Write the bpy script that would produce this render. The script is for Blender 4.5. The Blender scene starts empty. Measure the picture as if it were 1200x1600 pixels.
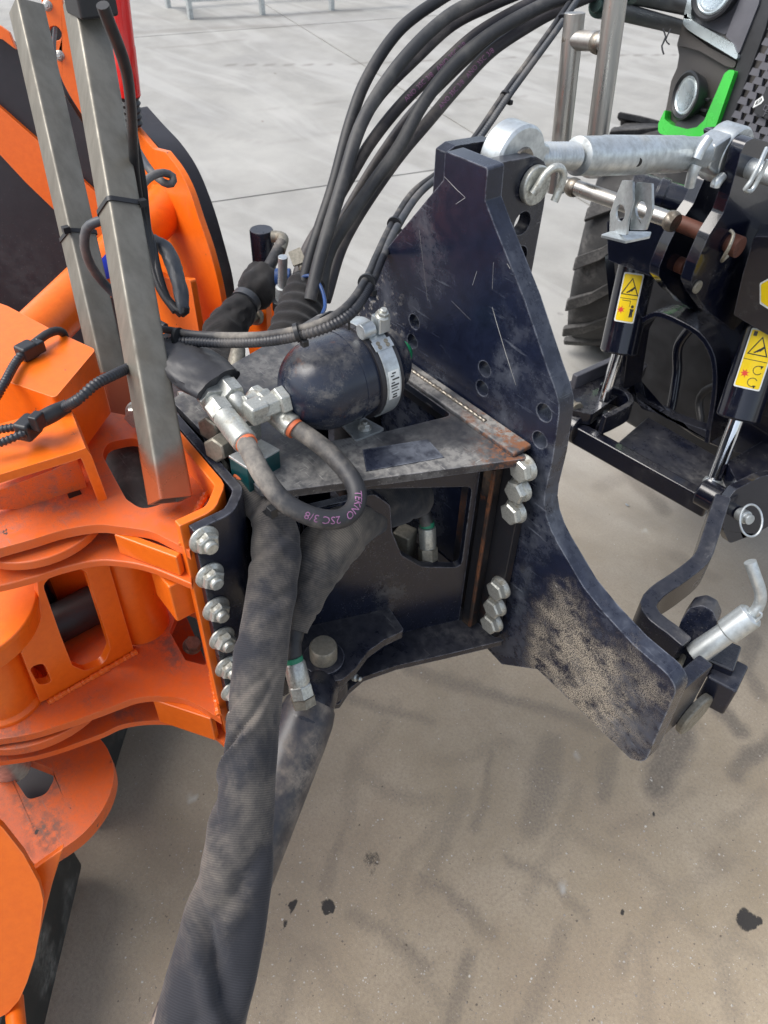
import bpy, bmesh, math, random
import numpy as np
from mathutils import Vector, Matrix, noise
from mathutils.geometry import tessellate_polygon
random.seed(7)
sc = bpy.context.scene
COL = sc.collection
rad = math.radians
V = Vector
UP = V((0, 0, 1))

# ------------------------------------------------------------------ camera, sky, sun, exposure
# World frame: X along the headstock (to the right seen from the implement), Y towards the tractor, Z up, metres.
CP = V((0.7053, -0.6657, 1.70))
CR = V((0.6187, 0.7853, 0.0228)); CD = V((0.5473, -0.4108, -0.7292)); CF = V((-0.5633, 0.4638, -0.6838))
cam = bpy.data.cameras.new('camera')
camo = bpy.data.objects.new('camera', cam); COL.objects.link(camo)
camo.matrix_world = Matrix(((CR.x, -CD.x, -CF.x, CP.x), (CR.y, -CD.y, -CF.y, CP.y), (CR.z, -CD.z, -CF.z, CP.z), (0, 0, 0, 1)))
cam.sensor_fit = 'VERTICAL'; cam.sensor_height = 24; cam.lens = 18
cam.clip_start = 0.02; cam.clip_end = 500
cam.dof.use_dof = True; cam.dof.focus_distance = 1.12; cam.dof.aperture_fstop = 6.5
sc.camera = camo
SUN_EL, SUN_AZ = 54, 212            # the sun stands behind thin cloud; azimuth measured from +Y clockwise
world = bpy.data.worlds.new('World'); sc.world = world; world.use_nodes = True
wn = world.node_tree; wn.nodes.clear()
sky = wn.nodes.new('ShaderNodeTexSky'); sky.sky_type = 'NISHITA'; sky.sun_disc = False
sky.sun_elevation = rad(SUN_EL); sky.sun_rotation = rad(SUN_AZ); sky.air_density = 1.0; sky.dust_density = 2.0; sky.ozone_density = 1.0
hs = wn.nodes.new('ShaderNodeHueSaturation'); hs.inputs['Saturation'].default_value = 0.52
bg = wn.nodes.new('ShaderNodeBackground'); bg.inputs[1].default_value = 0.138
wo = wn.nodes.new('ShaderNodeOutputWorld')
wn.links.new(sky.outputs[0], hs.inputs['Color']); wn.links.new(hs.outputs[0], bg.inputs[0]); wn.links.new(bg.outputs[0], wo.inputs[0])
sun = bpy.data.lights.new('sun', 'SUN'); sun.energy = 2.1; sun.angle = rad(42); sun.color = (1, 0.955, 0.89)
suno = bpy.data.objects.new('sun', sun); COL.objects.link(suno)
sdir = V((math.sin(rad(SUN_AZ)) * math.cos(rad(SUN_EL)), math.cos(rad(SUN_AZ)) * math.cos(rad(SUN_EL)), math.sin(rad(SUN_EL))))
suno.rotation_euler = sdir.to_track_quat('Z', 'Y').to_euler()
sc.view_settings.view_transform = 'Standard'; sc.view_settings.look = 'None'
sc.view_settings.exposure = 0.78; sc.view_settings.gamma = 1; sc.view_settings.use_curve_mapping = False

# ------------------------------------------------------------------ measuring helpers (photo bearings -> points on real planes)
def ray(u, v): return CR * ((u - 600) / 1200) + CD * ((v - 800) / 1200) + CF
def Xp(u, v, x): r = ray(u, v); return CP + r * ((x - CP.x) / r.x)
def Yp(u, v, y): r = ray(u, v); return CP + r * ((y - CP.y) / r.y)
def Zp(u, v, z): r = ray(u, v); return CP + r * ((z - CP.z) / r.z)
def Dp(u, v, d): return CP + ray(u, v) * d
def Pl(u, v, p, n): r = ray(u, v); return CP + r * ((p - CP).dot(n) / r.dot(n))
def D3(l): return [Dp(*q) for q in l]

# ------------------------------------------------------------------ object helpers
WM = {}
def link(o, parent=None, M=None):
    COL.objects.link(o)
    M = M or Matrix()
    if parent is not None:
        o.parent = parent; o.matrix_parent_inverse = WM[parent.name].inverted()
    o.matrix_basis = M
    WM[o.name] = M.copy()
    return o
def tag(o, label=None, cat=None, group=None, kind=None):
    if label: o['label'] = label
    if cat: o['category'] = cat
    if group: o['group'] = group
    if kind: o['kind'] = kind
    return o
def thing(name, label, cat, loc, group=None):
    o = bpy.data.objects.new(name, None); o.empty_display_size = 0.05
    link(o, None, Matrix.Translation(V(loc)))
    return tag(o, label, cat, group)
def round2(p, r):
    """fillet a 2-D polygon; r number or list"""
    n = len(p); out = []
    for i in range(n):
        a, b, c = V(p[i - 1]), V(p[i]), V(p[(i + 1) % n])
        ri = r[i] if isinstance(r, (list, tuple)) else r
        d1 = a - b; d2 = c - b
        l1, l2 = d1.length, d2.length
        if ri <= 0 or l1 < 1e-6 or l2 < 1e-6: out.append(b); continue
        d1 /= l1; d2 /= l2
        ang = math.acos(max(-1, min(1, d1.dot(d2))))
        if ang > rad(172) or ang < rad(4): out.append(b); continue
        t = min(ri / math.tan(ang / 2), 0.48 * l1, 0.48 * l2)
        p0 = b + d1 * t; p2 = b + d2 * t
        k = max(2, int((math.pi - ang) / rad(16)))
        for j in range(k + 1):
            s = j / k
            out.append(p0 * (1 - s) ** 2 + b * (2 * s * (1 - s)) + p2 * s * s)
    return out
class MB:
    def __init__(self): self.v = []; self.f = []; self.uv = {}
    def prism(self, loops, vec):
        """loops: list of 3-D loops (outer first, holes after), extruded by vec"""
        loops = [[V(p) for p in l] for l in loops]
        tris = tessellate_polygon(loops)
        flat = [p for l in loops for p in l]
        b = len(self.v); N = len(flat); vec = V(vec)
        self.v += flat + [p + vec for p in flat]
        if tris:
            t = tris[0]; nn = (flat[t[1]] - flat[t[0]]).cross(flat[t[2]] - flat[t[0]])
        for t in tris:
            t = list(t); nn = (flat[t[1]] - flat[t[0]]).cross(flat[t[2]] - flat[t[0]])
            if nn.dot(vec) > 0: t.reverse()
            self.f.append([b + i for i in t]); self.f.append([b + N + i for i in reversed(t)])
        o = 0
        for li, l in enumerate(loops):
            n = len(l)
            # orientation
            ar = V((0, 0, 0))
            for i in range(n): ar += l[i].cross(l[(i + 1) % n])
            fl = (ar.dot(vec) > 0) ^ (li > 0)
            for i in range(n):
                j = (i + 1) % n
                q = [b + o + i, b + o + j, b + N + o + j, b + N + o + i]
                if not fl: q.reverse()
                self.f.append(q)
            o += n
        return self
    def box(self, c, s, M=None):
        c = V(c); hx, hy, hz = s[0] / 2, s[1] / 2, s[2] / 2
        R = M or Matrix.Identity(3)
        b = len(self.v)
        for x in (-hx, hx):
            for y in (-hy, hy):
                for z in (-hz, hz): self.v.append(c + R @ V((x, y, z)))
        for q in ((0, 1, 3, 2), (4, 6, 7, 5), (0, 4, 5, 1), (2, 3, 7, 6), (0, 2, 6, 4), (1, 5, 7, 3)): self.f.append([b + i for i in q])
        return self
    def lathe(self, p, ax, prof, seg=32, ph=0.0, sy=1.0):
        p = V(p); ax = V(ax).normalized()
        x = ax.orthogonal().normalized(); y = ax.cross(x)
        rings = []
        for h, r in prof:
            if r < 1e-6: rings.append([len(self.v)]); self.v.append(p + ax * h)
            else:
                rings.append(list(range(len(self.v), len(self.v) + seg)))
                for k in range(seg):
                    a = 2 * math.pi * k / seg + ph
                    self.v.append(p + ax * h + (x * math.cos(a) + y * math.sin(a) * sy) * r)
        if len(rings[0]) > 1: self.f.append(list(reversed(rings[0])))
        if len(rings[-1]) > 1: self.f.append(rings[-1])
        for A, B in zip(rings, rings[1:]):
            for k in range(seg):
                j = (k + 1) % seg
                if len(A) == 1 and len(B) == 1: continue
                if len(A) == 1: self.f.append([A[0], B[k], B[j]][::-1] if False else [A[0], B[j], B[k]][::-1])
                elif len(B) == 1: self.f.append([A[k], A[j], B[0]])
                else: self.f.append([A[k], A[j], B[j], B[k]])
        return self
    def tube(self, pts, r, seg=12, step=0.012, wr=None, flat=1.0, up=None, caps=True, spline=True):
        """sweep; r number, list per control point, or function of arc length. wr(pos, s, th)->radius factor"""
        pts = [V(p) for p in pts]
        P, Rr = (resample(pts, r if isinstance(r, (list, tuple)) else None, step) if spline else (pts, r if isinstance(r, (list, tuple)) else None))
        fr = frames(P, up)
        s = 0; prev = None; b0 = len(self.v)
        for i, (p, (t, x, y)) in enumerate(zip(P, fr)):
            if i: s += (p - P[i - 1]).length
            rr = Rr[i] if Rr else (r(s) if callable(r) else r)
            ring = []
            for k in range(seg):
                a = 2 * math.pi * k / seg
                q = rr * (wr(p, s, a) if wr else 1)
                ring.append(len(self.v)); self.v.append(p + x * (math.cos(a) * q) + y * (math.sin(a) * q * flat))
            if prev:
                for k in range(seg):
                    j = (k + 1) % seg
                    self.uv[len(self.f)] = [(s0, k / seg), (s0, (k + 1) / seg), (s, (k + 1) / seg), (s, k / seg)]
                    self.f.append([prev[k], prev[j], ring[j], ring[k]])
            elif caps: self.f.append(list(reversed(ring)))
            prev = ring; s0 = s
        if caps: self.f.append(prev)
        return self
    def strip(self, pts, w, th, wdir=(0, 0, 1)):
        """flat bar swept along a polyline; w along wdir, th across"""
        pts = [V(p) for p in pts]; wd = V(wdir).normalized(); rings = []
        for i, p in enumerate(pts):
            t = (pts[min(i + 1, len(pts) - 1)] - pts[max(i - 1, 0)]).normalized()
            n = wd.cross(t).normalized(); wv = t.cross(n).normalized() if abs(t.dot(wd)) > .02 else wd
            if wv.dot(wd) < 0: wv = -wv
            rings.append(len(self.v))
            for a, b in ((-1, -1), (1, -1), (1, 1), (-1, 1)): self.v.append(p + n * (a * th / 2) + wv * (b * w / 2))
        for A, B in zip(rings, rings[1:]):
            for k in range(4):
                j = (k + 1) % 4; self.f.append([A + k, A + j, B + j, B + k])
        self.f.append([rings[0] + i for i in (3, 2, 1, 0)]); self.f.append([rings[-1] + i for i in range(4)])
        return self
    def mesh(self, name, mat, ang=38, smooth=True):
        me = bpy.data.meshes.new(name)
        me.from_pydata([tuple(p) for p in self.v], [], self.f)
        if self.uv:
            ul = me.uv_layers.new(name='UVMap'); d = np.zeros((len(me.loops), 2), np.float32)
            for fi, c in self.uv.items():
                ls = me.polygons[fi].loop_start
                for k, q in enumerate(c): d[ls + k] = q
            ul.data.foreach_set('uv', d.ravel())
        me.materials.append(mat)
        bm = bmesh.new(); bm.from_mesh(me); bmesh.ops.recalc_face_normals(bm, faces=bm.faces); bm.to_mesh(me); bm.free()
        if smooth:
            me.shade_smooth(); me.set_sharp_from_angle(angle=rad(ang))
        return me
    def build(self, name, mat, parent=None, bevel=0.0, ang=38, seg=2):
        o = bpy.data.objects.new(name, self.mesh(name, mat, ang)); link(o, parent)
        if bevel: add_bevel(o, bevel, seg)
        return o
def add_bevel(o, w, seg=2):
    m = o.modifiers.new('bevel', 'BEVEL'); m.width = w; m.segments = seg; m.limit_method = 'ANGLE'; m.angle_limit = rad(40); m.harden_normals = True
def resample(pts, rs, step):
    n = len(pts); P = []; R = [] if rs else None
    if n == 2:
        L = (pts[1] - pts[0]).length; k = max(1, int(L / step))
        for j in range(k + 1):
            P.append(pts[0].lerp(pts[1], j / k))
            if rs: R.append(rs[0] + (rs[1] - rs[0]) * j / k)
        return P, R
    for i in range(n - 1):
        p0 = pts[i - 1] if i else pts[0] * 2 - pts[1]
        p1, p2 = pts[i], pts[i + 1]
        p3 = pts[i + 2] if i + 2 < n else pts[-1] * 2 - pts[-2]
        k = max(2, int((p2 - p1).length / step))
        for j in range(k + (1 if i == n - 2 else 0)):
            t = j / k; t2 = t * t; t3 = t2 * t
            P.append(0.5 * ((2 * p1) + (p2 - p0) * t + (2 * p0 - 5 * p1 + 4 * p2 - p3) * t2 + (3 * p1 - p0 - 3 * p2 + p3) * t3))
            if rs:
                h = t * t * (3 - 2 * t); R.append(rs[i] + (rs[i + 1] - rs[i]) * h)
    return P, R
def frames(P, up=None):
    out = []; x = None
    for i, p in enumerate(P):
        t = (P[min(i + 1, len(P) - 1)] - P[max(i - 1, 0)]).normalized()
        if x is None:
            x = (V(up) if up else (V((0, 0, 1)) if abs(t.z) < .9 else V((1, 0, 0))))
        x = (x - t * x.dot(t))
        x = x.normalized() if x.length > 1e-6 else t.orthogonal().normalized()
        out.append((t, x, t.cross(x)))
    return out
def tube(name, pts, r, mat, parent=None, **k): return MB().tube(pts, r, **k).build(name, mat, parent)
def corr(name, pts, r, mat, parent=None, pitch=0.0050, depth=0.2, seg=14):
    P, _ = resample([V(p) for p in pts], None, pitch / 4)
    mb = MB(); rr = []; s = 0
    for i in range(len(P)):
        rr.append(r * (1 - depth * (1 if i % 4 in (2, 3) else 0)))
    mb.tube(P, rr, seg=seg, spline=False)
    return mb.build(name, mat, parent, ang=80)
def basis(n):
    n = V(n).normalized(); u = n.cross(V((0, 0, 1)))
    u = V((1, 0, 0)) if u.length < 1e-3 else u.normalized()
    return u, n.cross(u)
def plate3(name, outer, n, th, mat, parent=None, holes=(), r=0.0, hr=0.0, bevel=0.0012, circ=()):
    """plate with rounded corners from coplanar 3-D points; holes = point loops, circ = [(centre, radius)]; extruded th along n"""
    n = V(n).normalized(); u, w = basis(n); o = V(outer[0])
    def to2(l): return [((V(p) - o).dot(u), (V(p) - o).dot(w)) for p in l]
    def to3(l): return [o + u * p[0] + w * p[1] for p in l]
    loops = [to3(round2(to2(outer), r))]
    for h in holes: loops.append(to3(round2(to2(h), hr)))
    for c, rr in circ:
        c2 = to2([c])[0]; loops.append(to3([(c2[0] + rr * math.cos(2 * math.pi * k / 20), c2[1] + rr * math.sin(2 * math.pi * k / 20)) for k in range(20)]))
    return MB().prism(loops, n * th).build(name, mat, parent, bevel)
def platep(name, px, p, n, th, mat, parent=None, holes=(), circ=(), **k):
    p = V(p); n = V(n).normalized()
    return plate3(name, [Pl(a, b, p, n) for a, b in px], n, th, mat, parent, holes=[[Pl(a, b, p, n) for a, b in h] for h in holes],
                  circ=[(Pl(a, b, p, n), rr) for a, b, rr in circ], **k)
def axisM(p, ax, spin=0.0):
    ax = V(ax).normalized(); return Matrix.Translation(V(p)) @ ax.to_track_quat('Z', 'Y').to_matrix().to_4x4() @ Matrix.Rotation(spin, 4, 'Z')
def inst(name, me, M, parent, bevel=0):
    o = bpy.data.objects.new(name, me); link(o, parent, M)
    if bevel: add_bevel(o, bevel, 1)
    return o

# ------------------------------------------------------------------ materials
class NT:
    def __init__(self, name):
        self.m = bpy.data.materials.new(name); self.m.use_nodes = True; self.t = self.m.node_tree
        self.t.nodes.clear()
        self.out = self.n('ShaderNodeOutputMaterial'); self.b = self.n('ShaderNodeBsdfPrincipled'); self.l(self.b.outputs[0], self.out.inputs[0])
        self.tc = self.n('ShaderNodeTexCoord')
    def n(self, k, **a):
        x = self.t.nodes.new(k)
        for q, v in a.items(): setattr(x, q, v)
        return x
    def l(self, a, b): self.t.links.new(a, b)
    def set(self, **k):
        for q, v in k.items():
            i = self.b.inputs[q.replace('_', ' ')]
            if hasattr(v, 'is_linked'): self.l(v, i)
            else: i.default_value = (*v, 1) if isinstance(v, tuple) else v
    def coord(self, scale=(1, 1, 1), rot=(0, 0, 0), src='Object'):
        mp = self.n('ShaderNodeMapping'); mp.inputs['Scale'].default_value = scale; mp.inputs['Rotation'].default_value = rot
        self.l(self.tc.outputs[src], mp.inputs[0]); return mp.outputs[0]
    def noise(self, scale, detail=6, rough=.6, co=None, dist=0.0):
        x = self.n('ShaderNodeTexNoise'); x.inputs['Scale'].default_value = scale; x.inputs['Detail'].default_value = detail
        x.inputs['Roughness'].default_value = rough; x.inputs['Distortion'].default_value = dist
        self.l(co or self.tc.outputs['Object'], x.inputs['Vector']); return x.outputs['Fac']
    def ramp(self, fac, lo, hi, a=0.0, b=1.0):
        x = self.n('ShaderNodeMapRange'); x.interpolation_type = 'SMOOTHSTEP'
        for i, v in ((1, lo), (2, hi), (3, a), (4, b)): x.inputs[i].default_value = v
        self.l(fac, x.inputs[0]); return x.outputs[0]
    def math(self, op, a, b):
        x = self.n('ShaderNodeMath', operation=op)
        for i, q in ((0, a), (1, b)):
            if hasattr(q, 'is_linked'): self.l(q, x.inputs[i])
            else: x.inputs[i].default_value = q
        return x.outputs[0]
    def mix(self, fac, a, b):
        x = self.n('ShaderNodeMix', data_type='RGBA')
        for i, q in ((0, fac), (6, a), (7, b)):
            if hasattr(q, 'is_linked'): self.l(q, x.inputs[i])
            else: x.inputs[i].default_value = (*q, 1) if isinstance(q, tuple) else q
        return x.outputs[2]
    def bump(self, h, strength=.2, dist=.001):
        x = self.n('ShaderNodeBump'); x.inputs['Strength'].default_value = strength; x.inputs['Distance'].default_value = dist
        self.l(h, x.inputs['Height']); self.l(x.outputs[0], self.b.inputs['Normal']); return x
    def upface(self, lo=.3, hi=.9):
        g = self.n('ShaderNodeNewGeometry'); s = self.n('ShaderNodeSeparateXYZ'); self.l(g.outputs['Normal'], s.inputs[0])
        return self.ramp(s.outputs[2], lo, hi)
    def edge(self, r=.003):
        """worn edges: where a bevelled normal leaves the true one"""
        bv = self.n('ShaderNodeBevel', samples=3); bv.inputs[0].default_value = r
        g = self.n('ShaderNodeNewGeometry'); d = self.n('ShaderNodeVectorMath', operation='DOT_PRODUCT')
        self.l(bv.outputs[0], d.inputs[0]); self.l(g.outputs['Normal'], d.inputs[1])
        return self.ramp(d.outputs['Value'], .985, .88)
def paint(name, col, dust=(.25, .22, .18), amt=.5, rough=.32, scale=5.0, edgecol=None, edgeamt=.8, updust=.5, scratch=.0, metal=0.0, col2=None, coat=0.0, spec=.5, speck=0.0, rust=0.0, lo=.48, mud=False, chips=0.0, rustat=None):
    t = NT(name)
    n1 = t.noise(scale, 8, .62); n2 = t.noise(scale * 9, 5, .7); n3 = t.noise(scale * 60, 3, .7)
    m = t.math('MULTIPLY', t.ramp(n1, lo, lo + .22), t.ramp(n2, .3, .62))
    m = t.math('MULTIPLY', m, amt)
    if updust:
        up = t.math('MULTIPLY', t.upface(), t.ramp(n1, .3, .62)); up = t.math('MULTIPLY', up, t.ramp(n2, .25, .7, .35, 1)); m = t.math('ADD', m, t.math('MULTIPLY', up, updust))
    if speck: m = t.math('ADD', m, t.math('MULTIPLY', t.ramp(n3, .60, .66), t.math('MULTIPLY', t.ramp(n1, .4, .6), speck)))
    base = t.mix(t.ramp(n2, .3, .7), col, col2 or tuple(c * .8 for c in col))
    c = t.mix(m, base, dust)
    if scratch:
        s1 = t.noise(1, 2, .5, t.coord((scale * 3, scale * 60, scale * 40), (.3, .5, .7))); s2 = t.noise(1, 2, .5, t.coord((scale * 70, scale * 4, scale * 50), (.9, .2, .4)))
        sm = t.math('MULTIPLY', t.math('ADD', t.ramp(s1, .67, .72), t.ramp(s2, .68, .73)), scratch)
        c = t.mix(t.math('MULTIPLY', sm, t.ramp(n1, .42, .6)), c, tuple(min(1, q * 1.5) for q in dust))
    if rust:
        rm = t.math('MULTIPLY', t.ramp(t.noise(scale * 2.2, 8, .7), .6, .7), rust)
        c = t.mix(rm, c, (.16, .055, .02))
    if mud:
        # dried mud thrown on the lower right leg, faint red primer rubbed through near the neck
        sp = t.n('ShaderNodeSeparateXYZ'); t.l(t.tc.outputs['Object'], sp.inputs[0])
        d1 = t.n('ShaderNodeVectorMath', operation='DISTANCE'); t.l(t.tc.outputs['Object'], d1.inputs[0]); d1.inputs[1].default_value = (.385, 0, .715)
        mz = t.ramp(t.math('ADD', d1.outputs['Value'], t.math('MULTIPLY', t.math('SUBTRACT', n1, .5), .6)), .05, .165, 1, 0)
        mm = t.math('MULTIPLY', mz, t.ramp(t.noise(520, 5, .8), .45, .54)); m3 = t.math('MULTIPLY', mm, t.ramp(t.noise(24, 7, .75), .36, .56))
        c = t.mix(t.math('MULTIPLY', m3, .9), c, (.46, .40, .31)); m = t.math('ADD', m, m3)
        d2 = t.n('ShaderNodeVectorMath', operation='DISTANCE'); t.l(t.tc.outputs['Object'], d2.inputs[0]); d2.inputs[1].default_value = (-.06, 0, 1.30)
        c = t.mix(t.math('MULTIPLY', t.ramp(d2.outputs['Value'], .03, .14, 1, 0), t.math('MULTIPLY', t.ramp(n2, .4, .7), .35)), c, (.05, .016, .014))
        d3 = t.n('ShaderNodeVectorMath', operation='DISTANCE'); t.l(t.tc.outputs['Object'], d3.inputs[0]); d3.inputs[1].default_value = (-.15, 0, 1.10)
        c = t.mix(t.math('MULTIPLY', t.ramp(d3.outputs['Value'], .03, .13, 1, 0), t.math('MULTIPLY', t.ramp(t.noise(70, 5, .75), .55, .62), .7)), c, (.32, .3, .27))
    if rustat:
        dr = t.n('ShaderNodeVectorMath', operation='DISTANCE'); t.l(t.tc.outputs['Object'], dr.inputs[0]); dr.inputs[1].default_value = rustat[0]
        rk_ = t.math('MULTIPLY', t.ramp(t.math('ADD', dr.outputs['Value'], t.math('MULTIPLY', t.math('SUBTRACT', n2, .5), rustat[1])), rustat[1] * .25, rustat[1], 1, 0), t.ramp(t.noise(60, 7, .8), .46, .6))
        c = t.mix(rk_, c, (.2, .08, .036)); m = t.math('ADD', m, rk_)
    if chips:
        ck = t.math('MULTIPLY', t.ramp(t.noise(52, 4, .6), .70, .715), t.ramp(n1, .47, .56)); c = t.mix(t.math('MULTIPLY', ck, chips), c, (.06, .05, .048))
    if edgecol:
        e = t.math('MULTIPLY', t.math('MULTIPLY', t.edge(), t.ramp(n2, .35, .6)), edgeamt)
        c = t.mix(e, c, edgecol)
    t.set(Base_Color=c, Roughness=t.ramp(m, 0, .8, rough, .8), Metallic=metal, Coat_Weight=coat, Specular_IOR_Level=spec)
    t.bump(t.math('ADD', t.math('MULTIPLY', n3, .5), n2), .12, .0012)
    return t.m
def metal(name, col, rough=.38, scale=12, dirt=(.16, .13, .1), amt=.35, brush=0, m=.85, streak=(1, 1, 1)):
    t = NT(name)
    n1 = t.noise(scale, 8, .65); n2 = t.noise(1, 6, .6, t.coord(tuple(scale * 6 * q for q in streak)))
    c = t.mix(t.ramp(n2, .3, .7), col, tuple(q * .72 for q in col))
    mk = t.math('MULTIPLY', t.ramp(n1, .5, .72), amt)
    c = t.mix(mk, c, dirt)
    t.set(Base_Color=c, Metallic=t.ramp(mk, 0, 1, m, .1), Roughness=t.math('ADD', t.ramp(n2, .25, .75, rough - .08, rough + .12), mk))
    t.bump(n2, .1, .0008); return t.m
def simple(name, col, rough=.5, metal_=0.0, spec=.5, var=.25, scale=20, bump=.1, coat=0.0):
    t = NT(name); n = t.noise(scale, 6, .6)
    t.set(Base_Color=t.mix(t.ramp(n, .3, .7), tuple(c * (1 - var) for c in col), tuple(min(1, c * (1 + var)) for c in col)), Roughness=t.ramp(n, .2, .8, rough - .06, rough + .1), Metallic=metal_, Specular_IOR_Level=spec, Coat_Weight=coat)
    if bump: t.bump(t.noise(scale * 8, 4, .6), bump, .001)
    return t.m
def hose_mat(name, col, dust=(.28, .25, .22), amt=.5, weave=True, rough=.55, stripe=None):
    t = NT(name); n1 = t.noise(9, 7, .65); n2 = t.noise(70, 4, .7)
    m = t.math('MULTIPLY', t.ramp(n1, .42, .7), t.ramp(n2, .2, .7, .4, 1)); m = t.math('MULTIPLY', m, amt)
    c = t.mix(m, col, dust)
    if stripe:
        s = t.n('ShaderNodeSeparateXYZ'); t.l(t.tc.outputs['UV'], s.inputs[0])
        band = t.math('MULTIPLY', t.ramp(t.math('ABSOLUTE', t.math('SUBTRACT', s.outputs[1], stripe[0]), 0), .03, .012), t.ramp(t.noise(55, 3, .8), .45, .62))
        c = t.mix(t.math('MULTIPLY', band, .7), c, stripe[1])
    t.set(Base_Color=c, Roughness=t.ramp(m, 0, .6, rough, .85))
    t.bump(n2, .15, .0006); return t.m
def fabric(name, col, dust, amt, pitch=.0026, lo=.42):
    t = NT(name); n1 = t.noise(7, 8, .62, dist=.4); n2 = t.noise(40, 5, .7); n3 = t.noise(260, 2, .6)
    m = t.math('MULTIPLY', t.ramp(n1, lo, lo + .22), t.ramp(n2, .15, .7, .45, 1)); m = t.math('MULTIPLY', m, amt)
    m = t.math('ADD', m, t.math('MULTIPLY', t.ramp(n3, .66, .74), t.math('MULTIPLY', t.ramp(n1, .4, .65), .35)))
    s = t.n('ShaderNodeSeparateXYZ'); t.l(t.tc.outputs['UV'], s.inputs[0])
    w = t.math('SINE', t.math('MULTIPLY', s.outputs[0], 2 * math.pi / pitch), 0)
    c = t.mix(m, col, dust); c = t.mix(t.ramp(w, -1, 1, 0, .3), c, tuple(q * .35 for q in col))
    t.set(Base_Color=c, Roughness=.9, Specular_IOR_Level=.2, Sheen_Weight=.15)
    t.bump(t.math('ADD', t.math('MULTIPLY', w, .25), n2), .35, .0012); return t.m

M = {}
M['navy'] = paint('navy_paint', (.006, .008, .017), dust=(.15, .145, .14), amt=.5, rough=.26, scale=9, edgecol=(.24, .25, .29), edgeamt=.7, updust=.3, scratch=.4, lo=.53, col2=(.009, .012, .026))
M['navy_dirty'] = paint('navy_paint_soiled', (.0065, .009, .021), dust=(.15, .165, .195), amt=.6, rough=.25, scale=5.5, edgecol=(.28, .3, .34), edgeamt=.75, updust=.3, scratch=.4, lo=.46, col2=(.010, .014, .032), mud=True)
M['navy_top'] = paint('navy_paint_top', (.014, .017, .027), dust=(.22, .215, .205), amt=.6, rough=.3, scale=9, edgecol=(.24, .24, .27), edgeamt=.6, updust=.75, scratch=.9, rust=.3, lo=.46, rustat=((.205, -.03, 1.066), .075))
M['gloss_navy'] = paint('gloss_navy', (.0045, .006, .015), dust=(.13, .125, .12), amt=.4, rough=.17, scale=11, edgecol=(.16, .17, .21), edgeamt=.5, updust=.25, coat=.4, lo=.55)
M['rusty'] = paint('rusty_steel', (.014, .015, .02), dust=(.15, .06, .028), amt=.75, rough=.5, scale=14, updust=.1, lo=.5, rust=.35, scratch=.4)
M['rusty2'] = paint('rust_streaked', (.011, .012, .016), dust=(.13, .085, .055), amt=.8, rough=.45, scale=10, updust=.1, lo=.47, rust=.75, scratch=.4)
M['rust_streak'] = paint('rust_streak', (.03, .02, .017), dust=(.2, .07, .025), amt=1, rough=.6, scale=16, updust=.1, lo=.42, rust=.5)
M['rust_pin'] = paint('rust_pin', (.11, .035, .02), dust=(.06, .025, .018), amt=.9, rough=.65, scale=30, updust=0)
M['orange'] = paint('orange_paint', (.86, .165, .01), dust=(.42, .14, .06), amt=.32, rough=.3, scale=9, edgecol=(.85, .36, .18), edgeamt=.5, updust=.05, scratch=.2, lo=.55, col2=(.80, .142, .009), chips=.9)
M['orange_dirty'] = paint('orange_paint_soiled', (.75, .13, .016), dust=(.17, .11, .09), amt=.8, rough=.38, scale=9, edgecol=(.7, .28, .15), edgeamt=.5, updust=.3, scratch=.7, speck=.5, lo=.53, col2=(.7, .13, .03), chips=1)
M['galv'] = metal('galvanised_steel', (.62, .66, .67), .36, 14, (.2, .19, .17), .4, m=.75)
M['zinc'] = metal('zinc_bolt', (.56, .57, .53), .36, 55, (.2, .17, .12), .85, m=.65)
M['oldbolt'] = metal('dirty_bolt', (.3, .28, .23), .5, 30, (.2, .16, .11), .8, m=.5)
M['steel'] = metal('bare_steel', (.5, .49, .465), .3, 7, (.24, .19, .14), .4, m=.9, streak=(2, 2, .15))
M['weld'] = metal('burnt_weld', (.3, .27, .23), .4, 60, (.1, .08, .06), .8, m=.9)
M['post'] = metal('post_steel', (.235, .22, .186), .43, 5, (.17, .145, .115), .4, m=.5, streak=(1.4, 1.4, .12))
M['chrome'] = simple('chrome_rod', (.75, .76, .78), .1, 1.0, var=.05)
M['silver'] = simple('silver_trim', (.55, .62, .64), .25, .7, var=.05)
M['hose'] = hose_mat('black_hose', (.018, .019, .022), amt=.22)
M['hose_stripe'] = hose_mat('striped_hose', (.024, .022, .027), amt=.4, stripe=(.42, (.14, .05, .14)))
M['hose_rub'] = hose_mat('rubbed_hose', (.028, .029, .032), amt=.6, dust=(.17, .165, .155))
M['hose_dusty'] = hose_mat('dusty_hose', (.026, .027, .031), amt=.95, dust=(.32, .29, .25))
M['cable'] = hose_mat('black_cable', (.016, .017, .02), amt=.15, rough=.45)
M['conduit'] = hose_mat('corrugated_conduit', (.018, .02, .026), amt=.3, rough=.42)
M['conduit_grey'] = hose_mat('dusty_conduit', (.05, .056, .066), amt=.55, rough=.5)
M['plastic'] = simple('black_plastic', (.017, .018, .021), .42)
M['rubber'] = paint('rubber_panel', (.022, .021, .026), dust=(.09, .085, .09), amt=.35, rough=.42, scale=4, updust=.1, scratch=.25)
M['skirt'] = paint('rubber_skirt', (.022, .024, .024), dust=(.16, .16, .15), amt=.95, rough=.6, scale=8, updust=.2, scratch=.4, rust=.3)
M['tyre'] = paint('tyre_rubber', (.018, .018, .019), dust=(.12, .115, .11), amt=.8, rough=.75, scale=7, updust=.3)
M['fabric'] = fabric('dusty_sleeve', (.034, .035, .042), (.2, .175, .148), .8)
M['fabric_dark'] = fabric('dark_sleeve', (.016, .016, .018), (.07, .065, .06), .5)
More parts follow.
